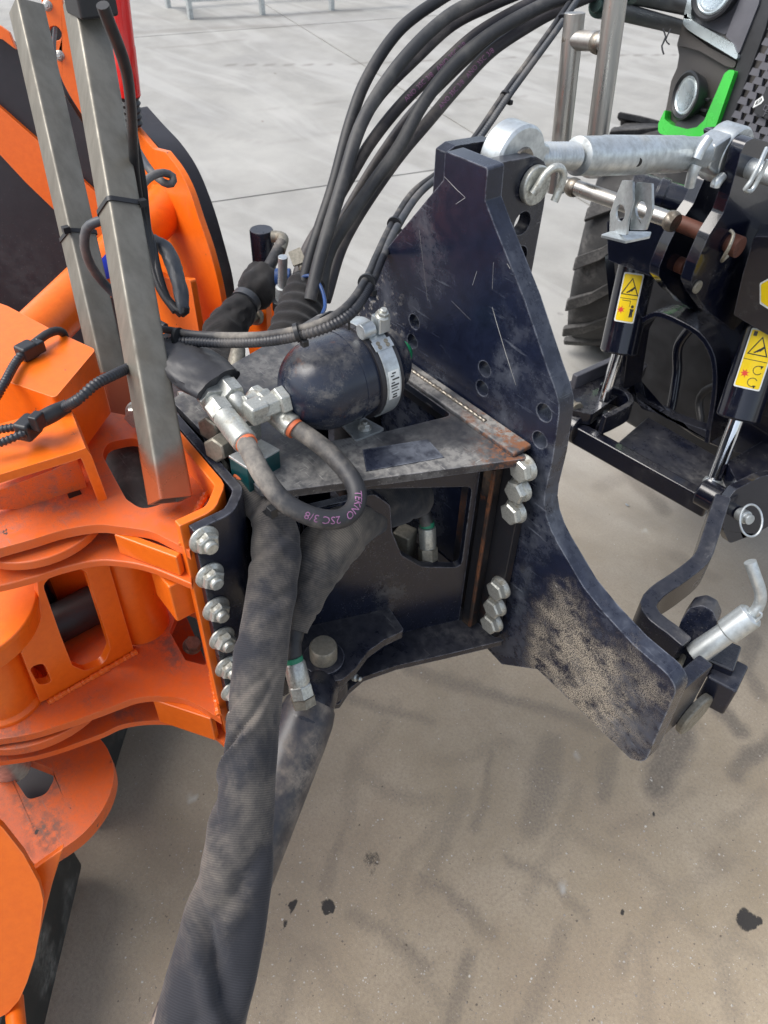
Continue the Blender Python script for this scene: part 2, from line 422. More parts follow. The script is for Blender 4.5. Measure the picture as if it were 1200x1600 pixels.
M['fabric_mid'] = fabric('soiled_sleeve', (.03, .032, .038), (.2, .175, .145), .8)
M['charcoal'] = simple('charcoal_plastic', (.055, .05, .047), .5, var=.1)
M['charcoal_light'] = simple('grey_plastic', (.095, .095, .11), .45, var=.1)
M['green'] = simple('green_paint', (.028, .50, .035), .25, var=.06, coat=.3)
M['teal'] = simple('teal_block', (.004, .05, .055), .35)
M['greenband'] = simple('green_band', (.02, .22, .12), .5)
M['greenhose'] = hose_mat('dark_green_fitting', (.015, .04, .035), amt=.15, rough=.4)
M['yellow'] = simple('yellow_vinyl', (.85, .6, .0), .35, var=.05, bump=0)
M['white'] = simple('white_vinyl', (.72, .74, .72), .4, var=.05, bump=0)
M['black'] = simple('black_print', (.012, .012, .012), .4, var=.1, bump=0)
M['redprint'] = simple('red_print', (.7, .06, .03), .4, var=.1, bump=0)
M['bluevinyl'] = simple('blue_vinyl', (.008, .03, .42), .35, var=.05, bump=0)
M['blue'] = simple('blue_plastic', (.02, .06, .19), .4)
M['redlamp'] = simple('red_reflector', (.75, .018, .018), .2, var=.06, coat=.5)
M['orangeband'] = simple('orange_rubber_ring', (.55, .13, .05), .5)
M['scuff'] = simple('bare_scratch', (.34, .34, .33), .5, bump=0)
M['print'] = simple('violet_print', (.27, .12, .235), .6, bump=0)
M['pink'] = simple('bare_primer', (.62, .36, .32), .5)
t = NT('lamp_glass'); t.set(Base_Color=(.95, .96, .98), Roughness=.03, Transmission_Weight=1.0, IOR=1.45); M['glass'] = t.m
t = NT('lamp_reflector')
w = t.n('ShaderNodeTexVoronoi'); w.inputs['Scale'].default_value = 42; t.l(t.tc.outputs['Object'], w.inputs['Vector'])
t.set(Base_Color=(.62, .64, .67), Metallic=1.0, Roughness=.06); M['reflector'] = t.m

# ------------------------------------------------------------------ ground
def concrete(near):
    t = NT('concrete')
    big = t.noise(.7, 7, .6, dist=.5); mid = t.noise(4, 8, .65, dist=.3); fine = t.noise(150, 6, .8); grit = t.noise(420, 3, .7)
    swirl = t.noise(1.0, 6, .55, t.coord((.5, 2.2, 1), (0, 0, .3)), dist=1.2)
    c = t.mix(t.ramp(mid, .3, .7), (.262, .256, .236), (.345, .338, .314))
    c = t.mix(t.ramp(swirl, .45, .62, 0, .55), c, (.43, .424, .405))
    c = t.mix(t.ramp(big, .52, .68, 0, .5), c, (.26, .255, .245))
    # brown soil in the slab, with ambient shade and orange bounce painted in
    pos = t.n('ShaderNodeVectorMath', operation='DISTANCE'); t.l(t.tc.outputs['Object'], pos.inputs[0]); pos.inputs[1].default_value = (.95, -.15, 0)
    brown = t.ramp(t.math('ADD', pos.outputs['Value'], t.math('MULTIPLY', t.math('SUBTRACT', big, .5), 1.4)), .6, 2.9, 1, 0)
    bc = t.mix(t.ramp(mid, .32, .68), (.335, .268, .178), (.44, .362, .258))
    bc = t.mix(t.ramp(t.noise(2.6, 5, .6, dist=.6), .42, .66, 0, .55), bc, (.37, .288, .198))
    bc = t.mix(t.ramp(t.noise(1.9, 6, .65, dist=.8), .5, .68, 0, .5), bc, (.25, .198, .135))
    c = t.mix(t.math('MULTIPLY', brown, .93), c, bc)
    c = t.mix(t.ramp(fine, .42, .66, 0, .65), c, t.mix(brown, (.31, .305, .295), (.25, .205, .16)))
    c = t.mix(t.ramp(grit, .60, .68, 0, .55), c, (.58, .54, .49))
    c = t.mix(t.ramp(t.noise(300, 2, .6), .36, .28, 0, .5), c, (.12, .1, .08))
    if near:
        a = t.n('ShaderNodeAttribute', attribute_name='stain'); s = t.n('ShaderNodeSeparateColor'); t.l(a.outputs['Color'], s.inputs[0])
        brk = t.ramp(fine, .22, .62, .45, 1); brk2 = t.ramp(mid, .3, .6, .55, 1)
        c = t.mix(t.math('MULTIPLY', t.math('MULTIPLY', s.outputs[0], brk), brk2), c, (.125, .11, .095))
        c = t.mix(t.math('MULTIPLY', t.ramp(t.math('MULTIPLY', s.outputs[1], t.ramp(fine, .2, .6, .5, 1)), .3, .5), .93), c, (.02, .02, .022))
        c = t.mix(t.math('MULTIPLY', s.outputs[2], brk), c, (.5, .49, .46))
    t.set(Base_Color=c, Roughness=t.ramp(mid, .2, .8, .62, .85), Specular_IOR_Level=.35)
    t.bump(t.math('ADD', t.math('MULTIPLY', fine, .6), t.math('MULTIPLY', grit, .5)), .6, .003)
    return t.m
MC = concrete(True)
g = MB(); g.v = [V((-250, -250, -.014)), V((250, -250, -.014)), V((250, 250, -.014)), V((-250, 250, -.014))]; g.f = [[0, 1, 2, 3]]
tj = NT('joint_dirt'); tj.set(Base_Color=tj.mix(tj.noise(6), (.10, .09, .08), (.2, .185, .165)), Roughness=.9); MJ = tj.m
ground = tag(g.build('ground', MJ), kind='structure')
E1 = V((.236, .972, 0)); E2 = V((.972, -.236, 0))
ks2 = [-19.5, -15.5, -11.5, -7.5, -3.48, 2.9, 7.0, 11]; ks1 = [-14.4, -8.8, -3.2, 2.46, 7.9, 13.4, 18.9]
def stroke(px): return [Zp(a, b, 0) for a, b in px]
marks = [([(640, 1047), (747, 1077), (827, 1100), (933, 1140)], 24, .55), ([(862, 1165), (850, 1220), (835, 1290)], 44, .5), ([(955, 1165), (943, 1250)], 24, .55),
         ([(1062, 1145), (1045, 1190), (1025, 1228)], 52, .85), ([(1120, 1108), (1158, 1140)], 28, .8), ([(1215, 1150), (1180, 1178), (1147, 1213)], 30, .8), ([(1176, 1000), (1170, 1040), (1190, 1090)], 24, .6),
         ([(768, 1180), (758, 1230), (740, 1293)], 14, .45), ([(655, 1368), (700, 1400), (773, 1462)], 20, .5), ([(790, 1338), (850, 1375), (920, 1435)], 16, .45),
         ([(735, 1490), (715, 1540), (697, 1600)], 24, .55), ([(885, 1450), (845, 1530), (820, 1610)], 26, .35), ([(540, 1427), (600, 1455), (668, 1505)], 20, .5), ([(530, 1310), (505, 1390)], 20, .35),
         ([(985, 1455), (965, 1520)], 16, .35), ([(550, 1088), (610, 1110), (670, 1128)], 20, .5), ([(964, 712), (1000, 760), (1035, 796)], 26, .6), ([(940, 760), (990, 742)], 30, .35),
         ([(1060, 870), (1110, 900)], 26, .35), ([(880, 900), (930, 960)], 20, .2), ([(800, 1160), (690, 1190)], 20, .22), ([(1080, 1240), (960, 1300)], 18, .25), ([(1130, 1330), (1040, 1400)], 18, .2),
         ([(1195, 1240), (1130, 1290)], 20, .25), ([(560, 1200), (610, 1240), (680, 1255)], 26, .28), ([(480, 1490), (430, 1600)], 22, .25), ([(1010, 1080), (1100, 1140)], 14, .25),
         ([(700, 1590), (640, 1500), (610, 1420), (640, 1330), (700, 1280)], 22, .25), ([(1190, 1500), (1080, 1440), (1000, 1350), (900, 1300)], 26, .25), ([(1010, 1590), (1000, 1480), (1060, 1390), (1150, 1350)], 26, .25),
         ([(560, 1590), (520, 1540), (500, 1480)], 24, .28), ([(1150, 1590), (1120, 1500), (1160, 1440)], 28, .28), ([(720, 1240), (700, 1320), (650, 1390)], 24, .32), ([(900, 1230), (870, 1330), (820, 1400)], 22, .25), ([(620, 1100), (560, 1180), (540, 1290)], 24, .25),
         ([(350, 102), (520, 101), (700, 94), (875, 87), (1060, 86)], 6, .7), ([(200, 52), (330, 44), (480, 40)], 26, .4), ([(300, 30), (420, 26), (560, 16)], 20, .5), ([(210, 25), (260, 30)], 24, .3), ([(560, 130), (700, 160), (820, 150)], 8, .35), ([(330, 210), (430, 225), (560, 200)], 9, .3), ([(640, 60), (760, 75), (900, 55)], 14, .3), ([(230, 75), (300, 72), (380, 62)], 10, .35), ([(395, 175), (470, 163), (550, 158)], 6, .4), ([(960, 600), (920, 690)], 16, .3)]
oils = [((585, 1342), 17, .45), ((582, 1366), 10, .4), ((457, 1420), 7, .9), ((508, 1417), 11, .95), ((445, 1446), 6, .7), ((1170, 1437), 15, 1), ((1163, 1432), 9, 1), ((1189, 1441), 6, .9), ((563, 1245), 10, .3), ((968, 1424), 4, .8),
        ((1022, 1274), 4, .8), ((1014, 1300), 3, .8), ((889, 1424), 4, .7), ((758, 1406), 4, .6), ((375, 125), 3, .9), ((410, 180), 3, .8), ((376, 258), 3, .8), ((1000, 690), 6, .5), ((875, 490), 8, .4)]
lights = [((877, 1390), 5, .9), ((301, 1248), 5, 1), ((1010, 830), 4, .8), ((960, 640), 30, .25), ((640, 790), 40, .2), ((905, 1180), 4, .6), ((430, 170), 60, .3), ((390, 240), 90, .3), ((560, 220), 60, .3)]
def slab(a0, a1, b0, b1, fine):
    gap = .0075; a0 += gap; a1 -= gap; b0 += gap; b1 -= gap
    res = fine
    na = max(2, int((a1 - a0) / res)); nb = max(2, int((b1 - b0) / res))
    A = np.linspace(a0, a1, na); B = np.linspace(b0, b1, nb)
    ga, gb = np.meshgrid(A, B, indexing='ij')
    X = E1.x * ga + E2.x * gb; Y = E1.y * ga + E2.y * gb
    # camera-independent: stains live in ground coordinates
    st = np.zeros((3,) + X.shape, np.float32)
    if res < .3:
        jx = X + .006 * np.sin(Y * 31 + X * 13) + .003 * np.sin(Y * 83 - X * 57); jy = Y + .006 * np.sin(X * 27 - Y * 17) + .003 * np.sin(X * 91 + Y * 31)
        for px, wpx, k in marks:
            P = stroke(px)
            for p, q in zip(P, P[1:]):
                wd = wpx / 1200 * (p - CP).dot(CF) * .5
                d = q - p; L2 = d.x * d.x + d.y * d.y + 1e-9
                tt = np.clip(((jx - p.x) * d.x + (jy - p.y) * d.y) / L2, 0, 1)
                dd = np.hypot(jx - p.x - tt * d.x, jy - p.y - tt * d.y)
                st[0] = np.maximum(st[0], k * np.clip((wd * 1.35 - dd) / (wd * .8), 0, 1))
        for (c, rp, k), ch in [(o, 1) for o in oils] + [(o, 2) for o in lights]:
            p = Zp(*c, 0); rr = rp / 1200 * (p - CP).dot(CF) * 1.15
            st[ch] = np.maximum(st[ch], k * np.clip((rr * 1.3 - np.hypot(X + .7 * (jx - X) + .0022 * np.sin(Y * 310 + X * 90) - p.x, Y + .7 * (jy - Y) + .0022 * np.sin(X * 280 - Y * 120) - p.y)) / (rr * .7), 0, 1))
    co = np.zeros((na * nb, 3), np.float32); co[:, 0] = X.ravel(); co[:, 1] = Y.ravel()
    idx = np.arange(na * nb).reshape(na, nb)
    q = np.stack([idx[:-1, :-1], idx[:-1, 1:], idx[1:, 1:], idx[1:, :-1]], -1).reshape(-1, 4)
    edge = list(idx[:, 0]) + list(idx[-1, 1:]) + list(idx[::-1, -1][1:]) + list(idx[0, ::-1][1:-1])
    n0 = len(co); ev = co[edge].copy(); ev[:, 2] = -.0135
    co = np.vstack([co, ev]); faces = [tuple(f[::-1]) for f in q.tolist()]
    m = len(edge)
    faces += [(edge[i], edge[(i + 1) % m], n0 + (i + 1) % m, n0 + i) for i in range(m)]
    me = bpy.data.meshes.new('concrete_slab'); me.from_pydata(co.tolist(), [], faces)
    at = me.color_attributes.new('stain', 'FLOAT_COLOR', 'POINT'); c4 = np.zeros((len(co), 4), np.float32); c4[:, 3] = 1
    c4[:n0, :3] = st.reshape(3, -1).T; at.data.foreach_set('color', c4.ravel())
    me.materials.append(MC)
    bm = bmesh.new(); bm.from_mesh(me); bmesh.ops.recalc_face_normals(bm, faces=bm.faces); bm.to_mesh(me); bm.free()
    link(bpy.data.objects.new('concrete_slab', me), ground)
for i in range(len(ks1) - 1):
    for j in range(len(ks2) - 1):
        near = (i == 2 and j == 4)
        slab(ks1[i], ks1[i + 1], ks2[j], ks2[j + 1], .011 if near else (.05 if (i in (2, 3) and j in (2, 3, 4)) else 1.0))

# ------------------------------------------------------------------ bolts
def hexbolt_mesh(name, af, mat, flange=True, stub=True, hh=None, chamfer=True):
    r = af / math.sqrt(3); h = hh or af * .6; m = MB(); z0 = 0
    fw_ = .74 if stub else .64
    if flange: m.lathe((0, 0, 0), (0, 0, 1), [(0, af * fw_), (af * .10, af * fw_), (af * .26, af * .56)], 24); z0 = af * .1
    m.lathe((0, 0, 0), (0, 0, 1), [(z0, r), (h * .86, r), (h, r * .86)], 6)
    if stub: m.lathe((0, 0, 0), (0, 0, 1), [(h, af * .34), (h + af * .22, af * .34), (h + af * .28, af * .28)], 14)
    return m.mesh(name, mat)
B_nut = hexbolt_mesh('flange_nut', .0255, M['zinc'])
B_head = hexbolt_mesh('hex_bolt', .030, M['zinc'], stub=False)
B_small = hexbolt_mesh('small_bolt', .013, M['zinc'], stub=True)
B_dull = hexbolt_mesh('dull_bolt', .024, M['oldbolt'], stub=False)
B_nuts = [B_nut, hexbolt_mesh('flange_nut', .0252, M['zinc'], hh=.0165), hexbolt_mesh('flange_nut', .0258, M['zinc'], hh=.0145)]
def bolt(me, p, ax, parent, name='bolt', spin=None):
    if me is B_nut: me = random.choice(B_nuts)
    ax = V(ax).normalized() + V((random.uniform(-.02, .02), random.uniform(-.02, .02), random.uniform(-.02, .02)))
    return inst(name, me, axisM(p, ax, random.uniform(0, 1.05) if spin is None else spin), parent)

# ------------------------------------------------------------------ headstock
hd = thing('headstock', 'navy-black A-shaped hitch headstock plate with bolt holes and dried mud on its lower leg', 'headstock', (0, 0, .56))
NY = V((0, 1, 0))
vis = [(695, 236), (762, 263), (758, 314), (774, 356), (820, 470), (855, 574), (876, 632), (864, 717), (848, 786), (860, 830), (912, 918), (944, 958), (992, 1010), (1044, 1054), (1058, 1078), (1028, 1146), (1008, 1192), (985, 1186), (840, 1046), (784, 1038), (756, 1008)]
P = [Yp(a, b, 0) for a, b in vis]
mir = [V((-q.x, q.y, q.z)) for q in P[7:20]][::-1]
left = [Yp(a, b, 0) for a, b in [(566, 476), (576, 428), (615, 375), (693, 281)]]
outer = P + [V((-P[20].x, 0, P[20].z))] + mir + left
hr_ = [.004] * len(outer)
for i in (13, 14, 16): hr_[i] = .03
hr_[6] = hr_[7] = .05; hr_[8] = .08; hr_[9] = .1
circ = [(647, 503, .0115), (644, 534, .0115), (757, 577, .0115), (753, 607, .0115), (850, 645, .0125), (843, 688, .0125), (581, 462, .011)]
plate3('plate', outer, NY, .027, M['navy_dirty'], hd, r=hr_, circ=[(Yp(a, b, 0), c) for a, b, c in circ], bevel=.002)
chk = [(757, 268), (777, 255), (836, 244), (851, 253), (856, 272), (850, 320), (827, 445), (800, 420)]
cp = [Xp(a, b, .038) for a, b in chk]
for q in cp: q.y = max(q.y, .0285)
cp[0].y = .0285; cp[-1] = V((.038, .0285, 1.2)); cp[-2].y = max(cp[-2].y, .05)
ch = [(Xp(816, 349, .038), .0155), (Xp(811, 402, .038), .0155)]
for dx in (0, -.075):
    plate3('cheek', [p + V((dx, 0, 0)) for p in cp], (-1, 0, 0), .02, M['navy'], hd, circ=[(c + V((dx, 0, 0)), r) for c, r in ch], r=[.002, .004, .02, .02, .012, .01, .01, .002], bevel=.002)
# end box of the right leg with the hitch pin head
ex = max(q.x for q in P) - .012
e0 = [Xp(a, b, ex) for a, b in [(1058, 1080), (1106, 1088), (1092, 1112), (1020, 1168)]]
MB().box((ex - .012, .075, .737), (.024, .094, .135)).build('end_plate', M['navy'], hd, .004)
MB().box((-ex + .012, .075, .737), (.024, .094, .135)).build('end_plate', M['navy'], hd, .004)
pinc = Xp(1090, 1120, ex + .012)
hp = MB().lathe(pinc, (1, 0, 0), [(-.06, .014), (-.012, .014), (-.0119, .037), (-.003, .038), (0, .036)], 36).build('hitch_pin', M['oldbolt'], hd, .001)
for l_, w_ in (([(769, 480), (776, 505), (790, 552), (806, 602)], .0011), ([(694, 276), (712, 295), (727, 309)], .0009), ([(727, 309), (712, 319)], .0009), ([(771, 410), (769, 452)], .0006), ([(745, 424), (738, 446)], .0009), ([(655, 360), (668, 470)], .0005), ([(705, 470), (735, 500)], .0005), ([(868, 914), (870, 918)], .003), ([(792, 412), (797, 420)], .0014), ([(1004, 1085), (1012, 1108)], .0006)):
    P_ = [Yp(a, b, -.0004) for a, b in l_]; mb_ = MB(); prev_ = None
    for i_, p_ in enumerate(P_):
        d_ = (P_[min(i_ + 1, len(P_) - 1)] - P_[max(i_ - 1, 0)]).normalized(); n_ = V((-d_.z, 0, d_.x)) * w_ * (.5 if i_ in (0, len(P_) - 1) else 1)
        mb_.v += [p_ + n_ * .5, p_ - n_ * .5]
        if i_: k_ = len(mb_.v); mb_.f.append([k_ - 4, k_ - 3, k_ - 1, k_ - 2])
    mb_.build('scratch', M['scuff'], hd)
# weld beads where plate meets cheeks

# ------------------------------------------------------------------ coupling frame (black box beam)
M['dusty_bar'] = paint('dusty_bar', (.03, .034, .045), dust=(.26, .25, .235), amt=.7, rough=.5, scale=11, updust=.85, scratch=.6, rust=.3, lo=.42, rustat=((.18, -.02, 1.066), .12))
cf = thing('coupling_frame', 'navy-black tapered box beam with worn top plate bolted to the headstock', 'machine frame', (0, -.17, .66))
ZT = 1.066
def onz(l, z): return [Zp(a, b, z) for a, b in l]
co_ = Zp(847, 706, ZT)
nearL = Zp(437, 768, ZT)
top_outer = [V((co_.x, -.018, ZT)), V((nearL.x, nearL.y, ZT)), V((nearL.x - .02, -.334, ZT)), V((-.18, -.334, ZT)), V((-.26, -.018, ZT))]
hole = [V((.085, -.037, ZT))] + onz([(604, 674), (490, 694), (455, 668)], ZT) + [V((-.10, -.24, ZT)), V((-.15, -.037, ZT))]
plate3('top_plate', top_outer, (0, 0, -1), .012, M['navy_top'], cf, holes=[hole], r=.008, hr=.008, bevel=.0015)
# flange against the headstock, bar along it
fl = [V((co_.x - .004, -.0165, 1.053)), V((co_.x - .004, -.0165, .672)), V((-co_.x - .02, -.0165, .672)), V((-co_.x - .02, -.0165, 1.053))]
flh = [V((.10, -.0165, 1.02)), V((-.12, -.0165, 1.02)), V((-.12, -.0165, .74)), V((.10, -.0165, .74))]
plate3('flange', fl, NY, .0155, M['rusty'], cf, holes=[flh], bevel=.0015)
MB().box((-.02, -.0185, ZT + .003), (.448, .034, .008)).build('top_bar', M['dusty_bar'], cf, .003)
wb = MB().tube([V((.13, -.017, ZT + .0068)), V((-.05, -.017, ZT + .0068)), V((-.17, -.017, ZT + .0068))], .0032, wr=lambda p, s, a: 1 + .18 * math.sin(s * 620 + 2 * math.sin(s * 47)) + .3 * noise.noise(V((s * 90, 0, 0))), step=.002).build('weld_bead', M['weld'], cf)
for (a, b) in ((823, 730), (815, 763), (808, 797), (784, 917), (778, 945), (773, 970)):
    bolt(B_head, Yp(a, b, -.0165), (0, -1, 0), cf)
# inner corner angle at the near web
wx = Yp(748, 850, -.02).x
MB().box((wx + .012, -.027, .862), (.02, .02, .376)).build('corner_bar', M['rusty2'], cf, .003)
MB().box((wx + .0235, -.0385, .86), (.006, .004, .34)).build('rust_seam', M['rust_streak'], cf, .001)
# near web with window, tapering with the plates
w0 = V((wx, -.04, 0)); w1 = V((wx - .115, -.33, 0)); wd = (w1 - w0).normalized(); wnm = V((wd.y, -wd.x, 0)); wnm = wnm if wnm.x < 0 else -wnm
def wpt(s, z): return V((w0.x, w0.y, 0)) + (w1 - w0) * s + V((0, 0, z))
web = [wpt(0, 1.053), wpt(0, .684), wpt(1, .684), wpt(1, 1.053)]
win = [Pl(a, b, wpt(0, 0), wnm) for a, b in [(742, 760), (735, 884), (660, 886), (628, 868), (613, 832), (610, 790), (585, 772), (470, 800), (480, 880), (500, 925), (475, 945), (465, 760)]]
lim = []
for q in win:
    s = max(.03, min(.97, (q - w0).dot(wd) / (w1 - w0).length)); lim.append(wpt(s, max(.70, min(1.035, q.z))))
plate3('near_web', web, wnm, .012, M['navy'], cf, holes=[lim], hr=.012, bevel=.0015)
fw = [V((-.235, -.04, 1.053)), V((-.235, -.04, .684)), V((-.17, -.33, .684)), V((-.17, -.33, 1.053))]
plate3('far_web', fw, (fw[0] - fw[3]).cross(V((0, 0, 1))), .012, M['navy'], cf)
# bottom plate, pivot lugs
bo = onz([(792, 1000), (700, 1022), (620, 1040), (568, 1058), (545, 1078), (530, 1100), (480, 1105), (455, 1080), (440, 1040)], .683) + [V((.0, -.334, .683)), V((-.18, -.334, .683)), V((-.26, -.018, .683)), V((co_.x - .004, -.018, .683))]
plate3('bottom_plate', bo, (0, 0, -1), .012, M['navy'], cf, r=.004, bevel=.0015)
lug = onz([(632, 985), (600, 1000), (575, 1018), (555, 1045), (535, 1062), (500, 1068), (470, 1052), (458, 1020), (462, 985), (530, 952), (580, 935), (600, 938)], .755)
plate3('pivot_lug', lug, (0, 0, -1), .016, M['navy'], cf, r=.006, bevel=.002)
pv = Zp(506, 1030, .757)
MB().box(tuple(Zp(585, 985, .71)), (.05, .06, .05)).build('lug_web', M['navy'], cf, .003)
MB().lathe(pv, UP, [(-.075, .013), (0, .013), (.0001, .031), (.005, .031), (.0052, .024)], 28).build('pivot_washer', M['navy'], cf, .0008)
MB().lathe(pv + V((0, 0, .0055)), UP, [(0, .0205), (.024, .0205), (.028, .0185), (.0285, 0)], 28).build('pivot_bolt', M['oldbolt'], cf, .0008)
# left end: bent black end plate carrying the nuts
path = [V((-.20, -.347)), V((.048, -.357)), V((.074, -.385)), V((.074, -.436))]
def bent(path, th, z0, z1, name, mat, parent, r=.012, bevel=.0015):
    pts = [V((p.x, p.y)) for p in path]; n = len(pts); offs = []
    for sgn in (1, -1):
        side = []
        for i, p in enumerate(pts):
            t = (pts[min(i + 1, n - 1)] - pts[max(i - 1, 0)]).normalized(); side.append(p + V((-t.y, t.x)) * (sgn * th / 2))
        offs.append(side)
    loop = [V((p.x, p.y, z0)) for p in offs[0] + offs[1][::-1]]
    return MB().prism([loop], (0, 0, z1 - z0)).build(name, mat, parent, bevel)
def arcpath(pts, r):
    l = round2([(p.x, p.y) for p in pts], [0] + [r] * (len(pts) - 2) + [0]); return [V(q) for q in l]
bent(arcpath(path, .02), .013, .612, 1.071, 'end_plate', M['navy'], cf)
NUT = [(318, 842), (327, 898), (337, 950), (346, 996), (355, 1040), (363, 1078), (369, 1115)]
for a, b in NUT: bolt(B_nut, Xp(a, b, .081), (1, 0, 0), cf, 'flange_nut')
for a, b in ((283, 632), (319, 678), (349, 717)): bolt(B_small if False else B_head, Zp(a, b, 1.045) + V((0, .0, 0)), (.2, 1, 0), cf)
# cutaway block next to the end plate
MB().box((.035, -.335, .83), (.07, .012, .40)).build('stiffener', M['navy'], cf, .002)
MB().strip([V((.095, -.372, .93)), V((.10, -.36, .915)), V((.098, -.35, .895)), V((.085, -.352, .88))], .02, .006, (0, 0, 1)).build('hose_clip', M['gloss_navy'], cf)
# rubbed rectangle where a sticker was
platep('paint_patch', [(566, 703), (668, 687), (694, 715), (572, 737)], (0, 0, ZT + .0006), (0, 0, 1), .0006, M['navy_dirty'], cf, bevel=0)

# ------------------------------------------------------------------ orange implement
om = thing('orange_mower', 'orange implement frame with swing pivot, lattice plates and dark rubber hood', 'implement', (-.2, -.55, .0))
OR, OD = M['orange'], M['orange_dirty']
opath = [V((-.22, -.361)), V((.03, -.372)), V((.060, -.402)), V((.060, -.446))]
bent(arcpath(opath, .02), .0125, .605, 1.074, 'mounting_flange', OR, om)
def smooth(l): return [(p.x, p.y) for p in resample([V((a, b, 0)) for a, b in l], None, 9)[0]]
z1 = 1.035
edge = smooth([(296, 862), (285, 855), (260, 842), (233, 830), (187, 823), (150, 820), (100, 828), (50, 843), (0, 857), (-60, 874)])
platep('upper_plate', edge + [(-60, 790), (0, 778), (60, 745), (120, 715), (132, 690), (112, 655), (150, 640), (215, 652), (262, 690), (322, 757)], (0, 0, z1), UP, -.014, OD, om,
       holes=[[(160, 712), (166, 692), (215, 682), (236, 715), (268, 783), (222, 797), (197, 780)]], hr=.02, bevel=.002)
z2 = .985
platep('middle_plate', smooth([(300, 913), (233, 886), (187, 877), (150, 876), (100, 886), (57, 900), (0, 915), (-60, 925)]) + [(-60, 860), (60, 800), (200, 800), (300, 850)], (0, 0, z2), UP, -.012, OD, om, bevel=.002)
a = Zp(186, 846, 1.003); b = Zp(283, 882, 1.003)
MB().strip([a, a.lerp(b, .5), b], .034, .01, UP).build('spacer_web', OR, om, .002)
z3 = .70
platep('lower_plate', smooth([(345, 1124), (295, 1095), (247, 1088), (213, 1091), (192, 1098), (127, 1122), (52, 1146), (0, 1155), (-60, 1165)]) + [(-60, 930), (60, 850), (200, 830), (300, 905), (330, 1040)], (0, 0, z3), UP, -.014, OD, om,
       holes=[[(265, 987), (281, 950), (306, 958), (323, 1040), (290, 1032)]], hr=.004, bevel=.002)
z4 = .622
platep('bottom_plate', smooth([(356, 1168), (330, 1146), (289, 1131), (241, 1126), (192, 1132), (150, 1150), (60, 1180), (-40, 1195)]) + [(-40, 1040), (120, 960), (290, 960), (350, 1100)], (0, 0, z4), UP, -.012, OD, om, bevel=.002)
a = Zp(247, 1106, .654); b = Zp(336, 1136, .654)
MB().strip([a, a.lerp(b, .5), b], .062, .012, UP).build('spacer_web', OR, om, .002)
# vertical lattice web with window
v0 = Zp(216, 1014, z3); v1 = Zp(70, 1098, z3); vn = (v1 - v0).cross(UP).normalized(); vn = vn if vn.dot(CP - v0) < 0 else -vn
q3 = lambda l: [(x / 3, 700 + y / 3) for x, y in l]
platep('lattice_web', q3([(175, 610), (300, 565), (510, 545), (645, 1008), (570, 1045), (500, 1070), (425, 1100), (350, 1130), (255, 1165), (190, 1192), (100, 960), (190, 800)]), v0, vn, .014, OR, om,
       holes=[q3([(200, 640), (260, 585), (350, 558), (405, 580), (520, 940), (490, 1010), (400, 1045), (340, 1020), (285, 880)]), q3([(135, 1030), (205, 1005), (246, 1100), (182, 1112)])], hr=.014, bevel=.002)
# pivot pin assembly
pp = Zp(10, 1088, .70); pc = V((pp.x, pp.y, .905))
MB().lathe(pc, UP, [(-.04, .0), (-.04, .094), (-.010, .099), (-.006, .100), (0, .098), (.001, .0)], 64).build('pivot_cap', OR, om, .002)
MB().lathe((pp.x, pp.y, .69), UP, [(0, .056), (.016, .056), (.022, .05), (.18, .05)], 40).build('pivot_pin', OR, om, .002)
MB().lathe((pp.x, pp.y, .835), UP, [(0, .0515), (.022, .0515)], 40).build('pin_collar', M['oldbolt'], om, .001)
wc = Zp(52, 850, 1.0)
MB().lathe((wc.x - .04, wc.y + .02, .998), UP, [(0, 0), (0, .088), (.014, .088), (.0141, 0)], 60).build('pivot_washer', OD, om, .002)
wc = Zp(55, 1085, .66)
MB().lathe((wc.x - .03, wc.y + .01, .660), UP, [(0, 0), (0, .135), (.018, .135), (.0181, 0)], 60).build('pivot_washer', OD, om, .002)
kc = Zp(74, 968, .7)
MB().lathe((kc.x, kc.y, .702), UP, [(0, .026), (.26, .026)], 28).build('gap_shade_rod', M['navy'], om, .002)  # dark rod added so the gap behind the web reads as unlit interior
kd = (v0 - v1).normalized(); k0 = Zp(28, 1055, .735) + vn * .055
MB().lathe(k0, kd, [(0, .032), (.15, .032), (.152, .026)], 28).build('slot_shade_rod', M['plastic'], om, .002)  # black rod added to stand for the shade behind the web slot
ic = Zp(196, 905, .84)
MB().lathe((ic.x - .03, ic.y + .01, .70), UP, [(0, .045), (.27, .045)], 36).build('inner_tube', OR, om)
ra, rb = Zp(80, 954, z3 + .0005), Zp(175, 948, z3 + .0005); rd_ = (rb - ra).normalized()
plate3('rear_web', [ra - rd_ * .3, rb + rd_ * .06, rb + rd_ * .06 + V((0, 0, .27)), ra - rd_ * .3 + V((0, 0, .27))], V((-rd_.y, rd_.x, 0)) if rd_.x > 0 else V((rd_.y, -rd_.x, 0)), .012, OR, om, bevel=.002)
MB().box(tuple(Zp(292, 925, .93) + V((-.02, 0, 0))), (.06, .05, .07)).build('corner_block', OR, om, .003)
bolt(B_dull, Zp(300, 1010, .665), (.3, .2, 1), om, 'bolt')
hb = Zp(225, 775, .99)
MB().lathe(hb + V((-.1, .02, -.02)), (1, -.25, 0), [(0, .04), (.17, .04)], 32).build('hub', M['skirt'], om, .003)
def weld(pts, r=.0042, par=None):
    return MB().tube(pts, r, seg=8, step=.0025, wr=lambda p, s, a: 1 + .16 * math.sin(s * 900 + 3 * math.sin(s * 61)) + .3 * noise.noise(p * 120)).build('weld_bead', OR, par or om)
weld([Zp(214, 1018, z3 + .002), Zp(150, 1055, z3 + .002), Zp(75, 1098, z3 + .002)])
weld([Zp(190, 848, z2 + .002), Zp(235, 866, z2 + .002), Zp(283, 888, z2 + .002)])
